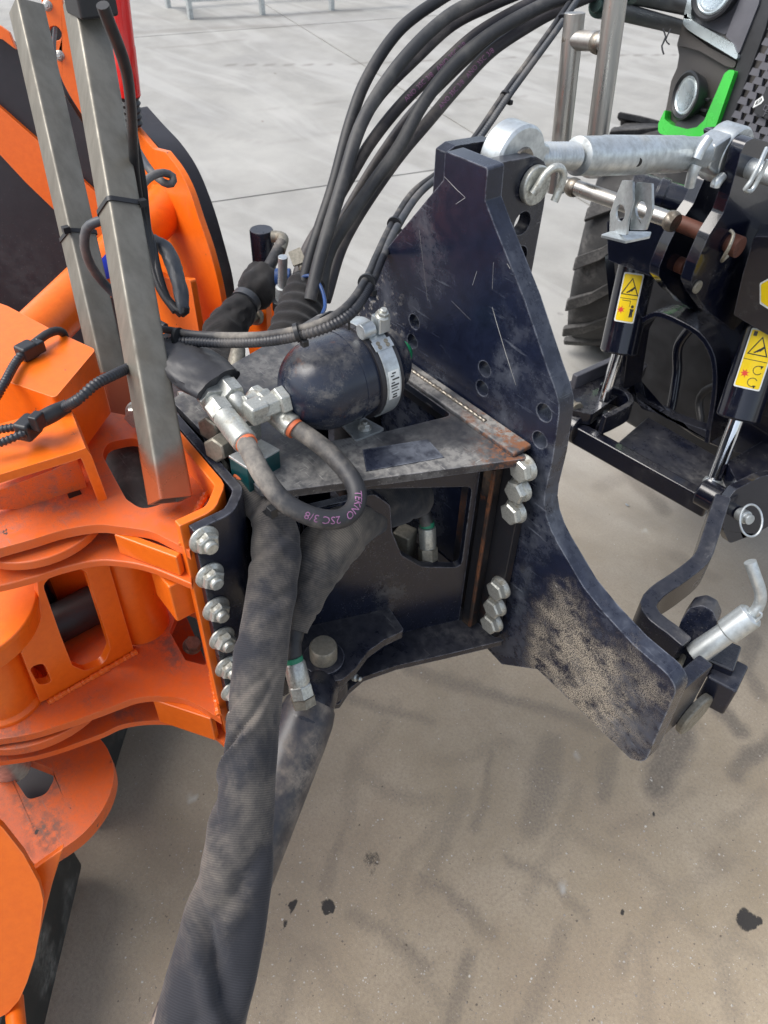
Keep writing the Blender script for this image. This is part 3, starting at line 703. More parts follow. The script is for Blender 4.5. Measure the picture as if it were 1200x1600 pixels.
weld([Zp(284, 852, z1 + .001), Zp(292, 826, z1 + .001)]); weld([Zp(292, 822, z1 + .001), Zp(324, 770, z1 + .001)])
weld([Zp(342, 1118, z3 + .001), Zp(330, 1050, z3 + .001)])
# bent carrier bracket over the upper plate
zb = 1.125
f0 = [(-45, 748), (0, 735), (60, 717), (118, 699), (134, 700), (143, 712), (158, 752), (172, 790)]
d0 = Zp(-45, 748, zb); d1 = Zp(118, 699, zb); fn = (d1 - d0).cross(UP).normalized(); fn = fn if fn.dot(CP - d0) < 0 else -fn
back = Zp(92, 630, zb) - Zp(118, 699, zb); back.z = 0
fp = [Pl(x, y, d0, fn) for x, y in f0]
for q in fp[:4]: q.z = zb - .006
inn = [q + V((0, 0, -.012)) for q in fp[:3]]
ax_ = (d1 - d0).normalized()
inn += [fp[3] + V((0, 0, -.012)) - ax_ * .004, fp[4] - ax_ * .009 + V((0, 0, -.012)), fp[5] - ax_ * .012 + V((0, 0, -.004)), fp[6] - ax_ * .012, fp[7] - ax_ * .012]
MB().prism([fp + inn[::-1]], back).build('carrier_bracket', OR, om, .002)
gz = [Pl(x, y, d0 + back * .35, fn) for x, y in [(-60, 780), (0, 765), (80, 735), (120, 715), (130, 740), (145, 790), (-60, 800)]]
plate3('gusset', gz, fn, .01, OD, om)
for (u, v) in ((118, 738), (18, 752)): pass
platep('slot_plate', [(105, 772), (125, 766), (128, 772), (108, 779)], (0, 0, z1 + .0004), UP, .0006, M['black'], om, bevel=0)
# box beam on the left
hpn_ = V((.80, -.50, .22)).normalized(); hp0_ = Dp(70, 380, 1.8)
zt = 1.15
platep('strip_backing', [(74, 35), (100, 35), (104, 75), (78, 75)], hp0_ + hpn_ * .05, hpn_, -.006, M['plastic'], om)
bx = onz([(-60, 452), (12, 478), (76, 512), (150, 546), (86, 622), (12, 596), (-60, 570)], zt)
plate3('box_beam', bx, (0, 0, -1), .10, OR, om, r=[.01, .005, .005, .012, .006, .004, .01], bevel=.006)
weld([fp[7] + V((0, 0, -.003)), fp[7] + V((0, 0, -.003)) + back * .5, fp[7] + V((0, 0, -.003)) + back], .005)
# big tube, stop plates, hood frame
t0 = Dp(-10, 588, 1.27); t1 = Dp(266, 318, 1.62); td = (t1 - t0).normalized()
bt = MB().lathe(t0, td, [(0, .043), ((t1 - t0).length, .046), ((t1 - t0).length + .004, .05), ((t1 - t0).length + .012, .05)], 40).build('cross_tube', OR, om, .001)
AP = V((0, .0, 0))
q1 = lambda l: [(x / 3, y / 3) for x, y in l]
platep('side_plate', q1([(560, 520), (640, 608), (715, 698), (770, 712)]) + smooth(q1([(775, 714), (840, 800), (890, 900), (930, 1020), (990, 1200)]) + [(346, 470), (352, 545)]) + [ (330, 560), (230, 560), (205, 400), (190, 250)], (0, -.02, 0), NY, .012, OR, om, r=.01, bevel=.002)
platep('stop_plate', [(232, 420), (262, 435), (297, 437), (318, 560), (250, 560)], (0, -.10, 0), NY, .012, OR, om, r=.006, bevel=.002)
platep('rubber_rim', smooth([(195, 170), (222, 201), (250, 232), (276, 272), (300, 330), (318, 388), (333, 445), (338, 490)]) + [ (300, 520), (200, 400)], (0, .03, 0), NY, .05, M['rubber'], om, r=.01, bevel=.004)
hpn = V((.80, -.50, .22)).normalized(); hp0 = Dp(70, 380, 1.8)
platep('rubber_hood', [(-60, 40), (10, 55), (70, 115), (140, 175), (205, 300), (225, 420), (222, 600), (150, 620), (-60, 640)], hp0, hpn, -.02, M['rubber'], om, r=.02, bevel=.004)
platep('hood_strap', [(-60, 118), (0, 168), (90, 247), (157, 307), (240, 385), (240, 440), (165, 395), (97, 340), (40, 285), (0, 242), (-60, 185)], hp0 + hpn * .02, hpn, -.02, OR, om, r=.01, bevel=.002)
platep('hood_strip', [(55, -60), (86, -60), (97, 0), (128, 170), (135, 190), (118, 172), (96, 144), (84, 106), (72, 40), (64, 0)], hp0 + hpn * .08, hpn, -.014, OR, om, circ=[(86, 52, .0125)], bevel=.002)
for u, v in ((74, 9), (93, 87)): bolt(B_small, Pl(u, v, hp0 + hpn * .08, hpn), hpn, om)
platep('hood_corner', [(-40, 22), (0, 40), (14, 50), (25, 78), (4, 62), (-40, 50)], hp0 + hpn * .03, hpn, -.014, OR, om, bevel=.002)
# lower left: latch hook, side panel, skirts
q4 = lambda l: [(x * .3436, 1050 + y * .34375) for x, y in l]
zh = .53
platep('hook_plate', smooth(q4([(60, 345), (230, 300), (380, 262), (470, 320), (512, 410), (516, 500), (470, 620), (360, 750), (165, 880)])) + q4([(0, 690), (-100, 700), (-100, 330)]), (0, 0, zh), UP, -.028, OD, om,
       holes=[q4([(20, 400), (70, 374), (240, 440), (246, 490), (210, 555), (130, 582), (40, 450)])], hr=.014, bevel=.004)
platep('hook_floor', q4([(-60, 360), (130, 360), (300, 440), (250, 600), (100, 650), (-60, 650)]), (0, 0, zh - .11), UP, -.012, M['rubber'], om)
MB().lathe(Zp(0, 1180, .58), (.2, -.1, 1), [(-.06, .03), (.03, .03)], 24).build('latch_roller', M['galv'], om, .002)
pp0 = Dp(30, 1450, .98); pn = V((.78, -.25, .45)).normalized()
platep('side_panel', q4([(-220, 640), (0, 690), (110, 830), (180, 960), (200, 1040), (185, 1170), (160, 1300), (125, 1410), (90, 1490), (30, 1560), (-60, 1590), (-220, 1590)]), pp0, pn, -.012, OR, om, r=.02, bevel=.004)
platep('panel_flange', q4([(150, 900), (290, 800), (240, 960), (196, 1130), (150, 1330)]), pp0 - pn * .03, pn, -.012, OR, om, bevel=.002)
MB().lathe(Pl(25, 1594, pp0, pn), V((1, -.2, .2)), [(-.03, .012), (.02, .012)], 20).build('panel_hinge', OR, om, .001)
s0 = Zp(128, 1352, .05); s1 = Zp(70, 1600, .05); sd = (s1 - s0).normalized(); sn = V((sd.y, -sd.x, 0)); sn = sn if sn.x < 0 else -sn
plate3('rubber_skirt', [s0, s1 + sd * .15, s1 + sd * .15 + V((0, 0, .2)), s0 + V((0, 0, .22))], sn, .05, M['skirt'], om, r=.01, bevel=.004)
s2 = Zp(152, 1292, .02); s3 = Zp(205, 1120, .02)
sd = (s3 - s2).normalized(); sn = V((sd.y, -sd.x, 0)); sn = sn if sn.x < 0 else -sn
plate3('rubber_skirt', [s2, s3 + sd * .2, s3 + sd * .2 + V((0, 0, .3)), s2 + V((0, 0, .3))], sn, .05, M['skirt'], om, r=.01, bevel=.004)
MB().box((-.52, -1.55, .62), (.95, .9, .98)).build('added_shade_body', OR, om, .03)  # invented out-of-frame body, added to block the sun and darken the ground
# invented body under the frame, added to shade the ground below
MB().box((-.86, -.5, .36), (.8, 1.0, .44), Matrix.Rotation(rad(-10), 3, 'Z')).build('shade_deck', M['rubber'], om, .02)
# rear lug with hose ports at the far side of the beam
rl = Dp(460, 560, 1.32)
platep('rear_lug', [(380, 510), (404, 478), (411, 473), (416, 480), (419, 545), (418, 565), (408, 584), (396, 578)], Dp(410, 540, 1.6), (.4, -.8, .3), -.02, OR, om, r=.008, bevel=.002)
platep('rear_lug', [(420, 455), (426, 447), (431, 455), (432, 510), (422, 530), (418, 500)], Dp(440, 480, 1.66), (.4, -.8, .3), -.02, OR, om, r=.008, bevel=.002)
MB().lathe(Dp(402, 495, 1.57), (.3, -.8, .4), [(0, .017), (.012, .017), (.0121, .011), (.025, .011)], 20).build('lug_pin', M['oldbolt'], om, .001)
# blue maker's badge on the cross tube
def cylpatch(name, p, ax, r, upv, poly, mat, parent, off=.0006):
    """flat print wrapped on a cylinder: poly in (arc metres, height metres) about the direction upv"""
    ax = V(ax).normalized(); x = (V(upv) - ax * V(upv).dot(ax)).normalized(); y = ax.cross(x); mb = MB()
    tri = tessellate_polygon([[V((a, b, 0)) for a, b in poly]]) if not isinstance(poly[0][0], (list, tuple)) else None
    loops = [poly] if tri else poly
    if not tri: tri = tessellate_polygon([[V((a, b, 0)) for a, b in l] for l in loops])
    fl_ = [q for l in loops for q in l]
    bm = bmesh.new(); vs = [bm.verts.new((a, b, 0)) for a, b in fl_]
    for t_ in tri:
        try: bm.faces.new([vs[i] for i in t_])
        except ValueError: pass
    for _ in range(3):
        es = [e for e in bm.edges if abs(e.verts[0].co.x - e.verts[1].co.x) > .006]
        if not es: break
        bmesh.ops.subdivide_edges(bm, edges=es, cuts=1)
    bm.verts.ensure_lookup_table(); bm.verts.index_update(); vs2 = [v.co.copy() for v in bm.verts]; fs = [[v.index for v in f.verts] for f in bm.faces]; bm.free()
    for c in vs2:
        a = c.x / r; mb.v.append(V(p) + ax * c.y + (x * math.cos(a) + y * math.sin(a)) * (r + off))
    mb.f = fs
    o = mb.build(name, mat, parent); return o
def ell(cx, cy, a, b, n=22, th=0): return [(cx + a * math.cos(2 * math.pi * k / n) * math.cos(th) - b * math.sin(2 * math.pi * k / n) * math.sin(th), cy + a * math.cos(2 * math.pi * k / n) * math.sin(th) + b * math.sin(2 * math.pi * k / n) * math.cos(th)) for k in range(n)]
bp = Dp(163, 403, 1.45); s_ = (bp - t0).dot(td); bc = t0 + td * s_
tocam = (CP - bc).normalized()
bv = cylpatch('maker_badge', bc, td, .0445, tocam, ell(.004, -.012, .019, .05), M['bluevinyl'], bt, .001)
cylpatch('badge_ring', bc, td, .0445, tocam, [ell(.004, .0, .013, .022), ell(.004, .0, .0105, .019)], M['white'], bt, .0016)
for dx in (-.004, .005): cylpatch('badge_mark', bc, td, .0445, tocam, [(dx - .002, -.012), (dx + .002, -.012), (dx + .003, .012), (dx - .001, .012)], M['white'], bt, .0016)

# ------------------------------------------------------------------ posts
def post(bot, top, w, label, th):
    b = Dp(*bot); ax = (Dp(*top) - b).normalized(); L = (Dp(*top) - b).length * 1.15
    n = (CP - (b + ax * L * .5)); n = (n - ax * n.dot(ax)).normalized(); n = Matrix.Rotation(th, 3, ax) @ n
    e = ax.cross(n)                                    # n faces the broad side, e runs across it
    t = thing('square_post', label, 'post', b)
    def sq(k, r): return [b + e * p[0] + n * p[1] for p in round2([(-k, -k), (k, -k), (k, k), (-k, k)], r)]
    MB().prism([sq(w / 2, .005), sq(w / 2 - .004, .003)], ax * L).build('tube', M['post'], t, 0)
    MB().prism([sq(w / 2 + .0008, .005), sq(w / 2 + .0002, .005)], ax * .075).build('painted_foot', M['foot'], t)
    return t, b, ax, n, e, L
tf = NT('overspray'); nn = tf.noise(18, 6, .6); sz = tf.n('ShaderNodeSeparateXYZ'); tf.l(tf.tc.outputs['Object'], sz.inputs[0])
mk = tf.ramp(tf.math('SUBTRACT', sz.outputs[2], tf.math('MULTIPLY', nn, .04)), 1.055, 1.10, .75, 0)
tr = tf.n('ShaderNodeBsdfTransparent'); mx = tf.n('ShaderNodeMixShader'); tf.l(mk, mx.inputs[0]); tf.l(tr.outputs[0], mx.inputs[1]); tf.l(tf.b.outputs[0], mx.inputs[2]); tf.l(mx.outputs[0], tf.out.inputs[0])
tf.set(Base_Color=(.4, .09, .03), Roughness=.45); M['foot'] = tf.m
near_ = post((266, 782, .945), (147, 100, .985), .0415, 'nearer bare steel square post leaning in front of the orange frame', rad(24))
far_ = post((189, 662, 1.17), (61, 100, 1.16), .0415, 'farther bare steel square post with its foot beside a zinc bolt', rad(24))
pA, pB = near_[0], far_[0]
bolt(B_head, Zp(218, 645, 1.06), (.6, -.5, .1), om)
def ziptie(P_, u, v, name, tail, w=.0415):
    t_, b, ax, n, e, L = P_
    s_ = (Pl(u, v, b, n) - b).dot(ax); c = b + ax * s_; k = w / 2 + .0012; m = MB()
    l = round2([(-k, -k), (k, -k), (k, k), (-k, k)], .006); l.append(l[0])
    m.strip([c + e * p[0] + n * p[1] for p in l], .0058, .0016, ax)
    return m.build(name, M['plastic'], t_), c + e * k * tail + n * k
_, hA = ziptie(near_, 194, 327, 'cable_tie', 1); _, hB = ziptie(far_, 128, 370, 'cable_tie', -1)
MB().box(hA, (.009, .009, .008)).build('tie_head', M['plastic'], pA); MB().box(hB - far_[4] * .004, (.010, .010, .009)).build('tie_head', M['plastic'], pB)
MB().box(Dp(140, -2, .96), (.05, .05, .035)).build('post_clamp', M['plastic'], pA, .004)

# ------------------------------------------------------------------ accumulator
ac = thing('accumulator', 'navy hydraulic accumulator sphere clamped on the beam, rust scratch and green plug', 'accumulator', (.015, -.17, ZT))
AC = V((.014, -.203, 1.1455)); AX = V((.03, 1, .02)).normalized()
R_ = .059
prof = [(-R_ * math.cos(a), R_ * math.sin(a)) for a in [i * math.pi / 2 / 14 for i in range(15)]]
prof[0] = (-R_, 0)
prof += [(.028, R_), (.0285, R_ + .001), (.033, R_ + .001), (.0335, R_), (.070, R_), (.080, R_ * .97), (.091, R_ * .87), (.097, R_ * .77), (.0975, R_ * .72), (.110, R_ * .69), (.1155, R_ * .6), (.116, 0)]
MB().lathe(AC, AX, prof, 64).build('shell', paint('accumulator_paint', (.012, .018, .036), dust=(.22, .205, .185), amt=.8, rough=.24, scale=16, updust=.3, scratch=.5, rust=.45, lo=.5, speck=.3), ac)
MB().lathe(AC + AX * .116, AX, [(0, .016), (.016, .015), (.02, .011), (.021, 0)], 24).build('plug', simple('green_cap', (.01, .22, .09), .35), ac)
MB().lathe(AC - AX * .057, -AX, [(0, .019), (.012, .019), (.014, .016)], 6).build('port_nut', M['zinc'], ac, .001)
MB().lathe(AC - AX * .069, -AX, [(0, .0145), (.022, .0145), (.024, .012)], 6).build('port_fitting', M['zinc'], ac, .001)
MB().box(AC - AX * .098, (.026, .026, .026)).build('elbow', M['zinc'], ac, .004)
# clamp strap: full ring + galvanised tongue, lock and label
m = MB(); N = 64
x0 = AX.orthogonal().normalized(); y0 = AX.cross(x0)
def ringpt(a, r, h): return AC + AX * (h + .044) + (V((1, 0, 0)) * math.sin(a) + V((0, 0, 1)) * math.cos(a)) * r
def band(a0, a1, r0, r1, h0, h1, name, mat, parent, n=40):
    mb = MB()
    for i in range(n + 1):
        a = a0 + (a1 - a0) * i / n
        for r, h in ((r0, h0), (r1, h0), (r1, h1), (r0, h1)): mb.v.append(ringpt(a, r, h))
    for i in range(n):
        for k in range(4):
            j = (k + 1) % 4; mb.f.append([i * 4 + k, i * 4 + j, i * 4 + 4 + j, i * 4 + 4 + k])
    mb.f.append([0, 1, 2, 3]); mb.f.append([n * 4 + k for k in (3, 2, 1, 0)])
    return mb.build(name, mat, parent, .0006)
band(0, 2 * math.pi * .999, R_ - .001, R_ + .0045, .002, .036, 'rubber_band', M['rubber'], ac, 72)
st = band(-.9, 2.5, R_ + .0045, R_ + .0065, .008, .030, 'strap', M['galv'], ac)
band(1.15, 1.75, R_ + .0066, R_ + .0072, .0105, .0275, 'label', M['white'], st, 12)
for i in range(9):
    a = 1.18 + i * .062 + random.uniform(-.01, .01); band(a, a + random.uniform(.015, .04), R_ + .0073, R_ + .0076, .0125 + random.uniform(0, .004), .018 + random.uniform(0, .008), 'label_print', M['black'], st, 3)
band(.52, .72, R_ + .0066, R_ + .0078, .005, .033, 'strap_plate', M['galv'], st, 6)
for a in (.58, .66):
    for h in (.013, .025): MB().lathe(ringpt(a, R_ + .0078, h), ringpt(a, 1, h) - ringpt(a, 0, h), [(0, .003), (.0012, .0025)], 10).build('rivet', M['oldbolt'], st)
lk = ringpt(.28, R_ + .012, .019); ln = (ringpt(.28, 1, 0) - ringpt(.28, 0, 0)).normalized()
MB().lathe(lk - AX * .02, AX, [(0, .010), (.018, .010)], 20).build('lock_barrel', M['galv'], st, .001)
MB().box(lk + AX * .010 + ln * .004, (.018, .018, .022)).build('lock_block', M['galv'], st, .002)
bolt(B_small, lk + AX * .01 + ln * .015, ln, st)
# foot bracket
fa = Zp(568, 678, ZT); fb = [(527, 657), (560, 647), (602, 670), (556, 688)]
platep('foot', fb, (0, 0, ZT + .0032), (0, 0, 1), -.003, M['galv'], ac, r=.004, bevel=.0006)
a = Zp(530, 656, ZT + .003); b = Zp(560, 646, ZT + .003)
MB().prism([[a, b, b + V((0, 0, .03)), a + V((0, 0, .03))]], (b - a).cross(UP).normalized() * .003).build('foot_upright', M['galv'], ac)
bolt(B_small, Zp(570, 669, ZT + .0034), UP, ac, 'foot_bolt')
platep('foot_washer', [(560, 666), (568, 661), (581, 668), (573, 674)], (0, 0, ZT + .0037), UP, -.0005, M['oldbolt'], ac, r=.004, bevel=0)

# ------------------------------------------------------------------ fittings, valve block and looped hose
vb = thing('valve_block', 'small teal hydraulic valve block with bright steel top beside the black end plate', 'valve block', tuple(Zp(405, 715, 1.05)))
vt = onz([(357, 712), (408, 686), (437, 702), (386, 731)], 1.095)
plate3('body', [p - V((0, 0, .0035)) for p in vt], (0, 0, -1), .045, M['teal'], vb, bevel=.0015)
plate3('cover', vt, (0, 0, -1), .003, M['galv'], vb, bevel=.0006)
def chain(name, pts, prof, mat, parent, seg=20):
    """stack of turned sections along a straight line from pts[0] to pts[1]; prof = [(fraction, radius)]"""
    a, b = V(pts[0]), V(pts[1]); L = (b - a).length
    return MB().lathe(a, b - a, [(f * L, r) for f, r in prof], seg).build(name, mat, parent, .0008)
for (u, v) in ((336, 665), (346, 697)):
    c = Zp(u, v, 1.085); MB().lathe(c, (.35, -.8, .15), [(-.02, .012), (-.004, .012), (-.0039, .0175), (.014, .0175), (.016, .015)], 6).build('port_plug', M['oldbolt'], vb, .001)
MB().lathe(Zp(388, 742, 1.06), (.4, -.3, -.8), [(-.01, .02), (.004, .02)], 24).build('seal_ring', M['orangeband'], vb, .001)
HL = 'loop_hose'
hz = thing('loop_hose', 'black pressure hose bent into a loop with violet print and crimped steel ends', 'hose', tuple(Zp(470, 740, 1.08)))
lp = [Zp(*q) for q in [(378, 682, 1.133), (392, 708, 1.13), (412, 745, 1.12), (445, 785, 1.103), (490, 808, 1.088), (530, 811, 1.078), (553, 795, 1.077), (558, 770, 1.083), (545, 742, 1.092), (515, 708, 1.102), (482, 682, 1.112), (455, 665, 1.118)]]
MB().tube(lp, .0118, seg=24, step=.004).build('hose_body', M['hose_dusty'], hz)
def crimp(a, b, parent, r=.0155, name='crimp'):
    return chain(name, (a, b), [(0, r * .8), (.03, r), (.62, r), (.64, r * .97), (.97, r * .97), (1, r * .7)], M['zinc'], parent)
f1 = [Zp(*q) for q in [(384, 692, 1.131), (350, 650, 1.137), (338, 634, 1.14), (318, 604, 1.146)]]
crimp(f1[0], f1[1], hz); MB().lathe(f1[1] - (f1[1] - f1[0]) * .02, f1[2] - f1[1], [(0, .0165), (.022, .0165), (.024, .014)], 6).build('swivel_nut', M['zinc'], hz, .0008)
MB().lathe(f1[0], f1[0] - f1[1], [(0, .0135), (.005, .0132)], 24).build('orange_ring', M['orangeband'], hz)
MB().tube([f1[2], f1[3]], [.0115, .0125], seg=20).build('pipe_end', M['zinc'], hz)
MB().lathe(f1[3], f1[3] - f1[2], [(-.03, .0175), (-.008, .0175), (-.006, .0155)], 6).build('swivel_nut', M['zinc'], hz, .0008)
MB().lathe(f1[3] + (f1[3] - f1[2]) * .3, f1[3] - f1[2], [(0, .0145), (.04, .0145)], 20).build('crimp', M['zinc'], hz)
f2 = [Zp(*q) for q in [(458, 668, 1.1175), (424, 640, 1.128), (410, 627, 1.133)]]
crimp(f2[0], f2[1], hz); MB().lathe(f2[1], f2[2] - f2[1], [(0, .017), (.022, .017), (.026, .013), (.036, .012)], 6).build('swivel_nut', M['zinc'], hz, .0008)
MB().lathe(f2[0], f2[0] - f2[1], [(0, .0135), (.005, .0132)], 24).build('orange_ring', M['orangeband'], hz)
MB().lathe(Zp(404, 628, 1.13), (.2, -.9, .5), [(-.012, .015), (.012, .015), (.02, .008), (.028, .007)], 20).build('end_elbow', M['zinc'], hz, .001)
# second crimped elbow beside it
eb = thing('elbow_fitting', 'shorter zinc elbow fitting beside the looped hose, its hose under the black sleeve', 'fitting', tuple(Zp(365, 615, 1.1)))
g1 = [Zp(*q) for q in [(335, 588, 1.15), (352, 604, 1.147), (362, 616, 1.143), (374, 632, 1.135), (386, 652, 1.118)]]
MB().lathe(g1[0], g1[1] - g1[0], [(-.01, .0145), (.03, .0145)], 20).build('crimp', M['zinc'], eb)
MB().lathe(g1[1], g1[2] - g1[1], [(0, .017), (.02, .017), (.022, .014)], 6).build('swivel_nut', M['zinc'], eb, .0008)
MB().tube(g1[2:4] + [g1[4]], .0125, seg=20, step=.004).build('elbow', M['zinc'], eb)
MB().lathe(Zp(386, 655, 1.112), (0, 0, -1), [(0, .017), (.026, .017)], 6).build('base_nut', M['zinc'], eb, .0008)
# print on the loop hose
def hose_text(s, P3, r, size, start, side, name, mat, parent, flip=False):
    P_, _ = resample(P3, None, .002); fr_ = frames(P_); cum = [0]
    for i in range(1, len(P_)): cum.append(cum[-1] + (P_[i] - P_[i - 1]).length)
    cu = bpy.data.curves.new('txt', 'FONT'); cu.body = s; cu.size = size; cu.resolution_u = 2
    o = bpy.data.objects.new('txt', cu); COL.objects.link(o); dg = bpy.context.evaluated_depsgraph_get(); me = bpy.data.meshes.new_from_object(o.evaluated_get(dg))
    bm = bmesh.new(); bm.from_mesh(me); bmesh.ops.subdivide_edges(bm, edges=bm.edges[:], cuts=1); 
    bpy.data.objects.remove(o); out = MB(); bm.verts.index_update()
    import bisect
    for v in bm.verts:
        sx = start + (-v.co.x if flip else v.co.x)
        i = min(max(bisect.bisect(cum, sx), 1), len(P_) - 1); k = (sx - cum[i - 1]) / max(1e-6, cum[i] - cum[i - 1])
        p = P_[i - 1].lerp(P_[i], k); t_, x_, y_ = fr_[i]
        sv = (V(side) - t_ * V(side).dot(t_)).normalized(); w_ = sv.cross(t_)
        a = (v.co.y - size * .33) / r * (-1 if flip else 1)
        out.v.append(p + (sv * math.cos(a) + w_ * math.sin(a)) * (r + .0004))
    out.f = [[v.index for v in f.verts] for f in bm.faces]; bm.free()
    return out.build(name, mat, parent)
lpc = sum(lp, V()) / len(lp)
hose_text('TEKNO  2SC 3/8', lp, .0118, .0125, .222, (CP - lpc).normalized(), 'hose_print', M['print'], hz, flip=True)

# ------------------------------------------------------------------ sleeves and lower cylinder
def wrinkle(amp, f=14, an=(1, 1, 1), seed=0):
    def w(p, s, a):
        q = V((p.x * f * an[0] + seed, p.y * f * an[1], p.z * f * an[2])) + V((math.cos(a), math.sin(a), s * 6)) * .9
        n1 = noise.noise(q); n2 = noise.noise(q * 2.7 + V((5, 1, 2)))
        fold = abs(noise.noise(V((s * 22 + seed, math.cos(a + s * 9) * 1.1, math.sin(a + s * 9) * 1.1))))
        return 1 + amp * (n1 + .5 * n2) - amp * .9 * (1 - min(1, fold * 5))
    return w
def softfold(p, s, a):
    a = a - FACE(s)
    n1 = noise.noise(V((s * 6, math.cos(a + s * 2) * .9, math.sin(a + s * 2) * .9)))
    n2 = noise.noise(V((s * 17 + 4, math.cos(a - s * 5) * 1.5, math.sin(a - s * 5) * 1.5)))
    el = .17 * math.cos(2 * (a - 1.2 - 2.2 * noise.noise(V((s * 4, 3, 1)))))
    out = 1 + .08 * n1 + .05 * n2 + el
    for s0, a0, sl, wd, dp in ((.045, .2, .006, .006, .13), (.085, -.5, -.014, .007, .12), (.108, .5, .016, .006, .10), (.165, -.7, .02, .008, .07), (.235, .8, -.022, .008, .06), (.30, .9, .030, .006, .08), (.335, .6, .045, .007, .12), (.36, 1.1, .04, .006, .10), (.43, 1.0, -.05, .012, .08), (.50, -.2, .05, .016, .07), (.555, .3, -.05, .016, .13), (.61, -.5, -.06, .015, .12), (.66, .6, .05, .016, .10)):
        d = math.atan2(math.sin(a - a0), math.cos(a - a0)); q = (s - s0 - sl * d) / wd
        out -= 1.5 * dp * math.exp(-q * q) * math.exp(-(d / 1.1) ** 2); q2 = (s - s0 - sl * d - wd * 2.1) / (wd * 1.2)
        out += 1.5 * dp * .6 * math.exp(-q2 * q2) * math.exp(-(d / 1.2) ** 2)
    return out
hc = thing('hydraulic_cylinder', 'dusty black hydraulic cylinder slanting down from the pivot bolt under the beam', 'cylinder', (.15, -.33, .72))
c0, c1, c2 = Dp(483, 1110, 1.075), Dp(366, 1400, 1.0), Dp(276, 1630, .945)
cd = (c2 - c0).normalized()
MB().lathe(c0 - cd * .02, cd, [(0, .0), (.002, .028), (.012, .036), (.03, .0395), (.06, .0405), (.75, .0405)], 48).build('barrel', M['fabric_b'] if 'fabric_b' in M else paint('barrel_paint', (.024, .027, .04), dust=(.27, .23, .19), amt=.95, rough=.4, scale=6, updust=.8, scratch=.3, lo=.38, speck=.7), hc)
MB().lathe(pv + V((0, 0, -.072)), UP, [(0, .036), (.054, .036)], 36).build('pivot_eye', M['navy'], hc, .003)
MB().tube([pv + V((0, 0, -.045)), c0 - cd * .005, c0 + cd * .03], [.028, .033, .037], seg=28).build('eye_neck', M['navy'], hc)
gn = Zp(552, 1058, .70); MB().lathe(gn, (.8, .3, .3), [(-.012, .004), (0, .004), (.001, .006), (.006, .006), (.008, .0035), (.014, .004), (.016, .002)], 12).build('grease_nipple', M['zinc'], hc)
e0, e1 = Dp(474, 1092, 1.02), Dp(458, 1030, 1.01)
ed = (e1 - e0).normalized()
MB().lathe(e0 - ed * .01, ed, [(0, .017), (.012, .017), (.013, .0185)], 6).build('port_nut', M['oldbolt'], hc, .001)
MB().lathe(e0 + ed * .0, ed, [(.003, .0165), (.02, .0165), (.022, .0145)], 6).build('swivel_nut', M['zinc'], hc, .001)
MB().lathe(e0, ed, [(.02, .0135), (.024, .0148), (.05, .0148), (.054, .0125)], 24).build('crimp', M['zinc'], hc)
MB().lathe(e0, ed, [(.0535, .0132), (.06, .0128)], 24).build('green_band', M['greenband'], hc)
sl2 = thing('hose_sleeve', 'dark soiled fabric sleeve passing through the beam window', 'hose sleeve', (.1, -.2, .9))
P2 = D3([(655, 775, 1.16), (620, 785, 1.13), (575, 800, 1.10), (530, 830, 1.06), (495, 880, 1.035), (474, 935, 1.025), (461, 985, 1.015)])
MB().tube(P2, [.03, .034, .035, .040, .038, .028, .017], seg=40, step=.004, wr=wrinkle(.10, 12, seed=3)).build('sleeve', M['fabric_mid'], sl2)
MB().tube(D3([(464, 970, 1.018), (458, 1005, 1.013), (459, 1036, 1.01)]), .0115, seg=20, step=.005).build('hose', M['hose'], sl2)
MB().tube(D3([(462, 978, 1.017), (458, 1000, 1.013)]), [.0135, .0128], seg=20, step=.005).build('hose_guard', M['hose'], sl2)
inh = thing('inner_hose', 'grey hose with green band hanging inside the beam window', 'hose', (0, -.1, .9))
ih = D3([(640, 735, 1.17), (652, 765, 1.17), (662, 800, 1.175), (667, 820, 1.18)])
MB().tube(ih, .0105, seg=16, step=.005).build('hose_body', M['hose_dusty'], inh)
i1, i2 = Dp(667, 815, 1.18), Dp(669, 866, 1.2)
MB().lathe(i1, i2 - i1, [(0, .0115), (.008, .0115)], 20).build('green_band', M['greenband'], inh)
crimp(i1 + (i2 - i1) * .15, i2, inh, .0135); MB().lathe(i2, i2 - i1, [(-.012, .0155), (.01, .0155)], 6).build('swivel_nut', M['oldbolt'], inh, .0008)
MB().box(tuple(Dp(632, 850, 1.22)), (.03, .03, .06), Matrix.Rotation(rad(20), 3, 'Z')).build('manifold', M['oldbolt'], inh, .003)
sl = thing('hose_sleeve', 'wide dusty grey fabric sleeve hanging from the valve block across the lower cylinder', 'hose sleeve', (.3, -.6, .5))
PS = D3([(383, 742, .985), (395, 768, .985), (415, 795, .985), (427, 815, .98), (431, 850, .975), (428, 900, .97), (418, 960, .96), (406, 1040, .95), (398, 1120, .935), (390, 1200, .92), (379, 1290, .905), (366, 1380, .89), (345, 1470, .875), (325, 1550, .86), (300, 1660, .845)])
RS = [.020, .021, .0235, .025, .0285, .0275, .027, .0295, .031, .0325, .035, .0385, .042, .043, .044]
P_s, _ = resample(PS, None, .003); F_s = frames(P_s)
def face_angle(i):
    t_, x_, y_ = F_s[i]; c_ = (CP - P_s[i]).normalized(); return math.atan2(c_.dot(y_), c_.dot(x_))
_fa = [face_angle(i) for i in range(len(P_s))]
FACE = lambda s_: _fa[min(len(_fa) - 1, int(s_ / .003))]
MB().tube(PS, RS, seg=72, step=.003, wr=softfold).build('sleeve', M['fabric'], sl)
ct = D3([(408, 806, .965), (425, 797, .95), (452, 793, .965)])
MB().strip([p for p in resample(ct, None, .004)[0]], .008, .002, (0, 0, 1)).build('cable_tie', M['plastic'], sl)
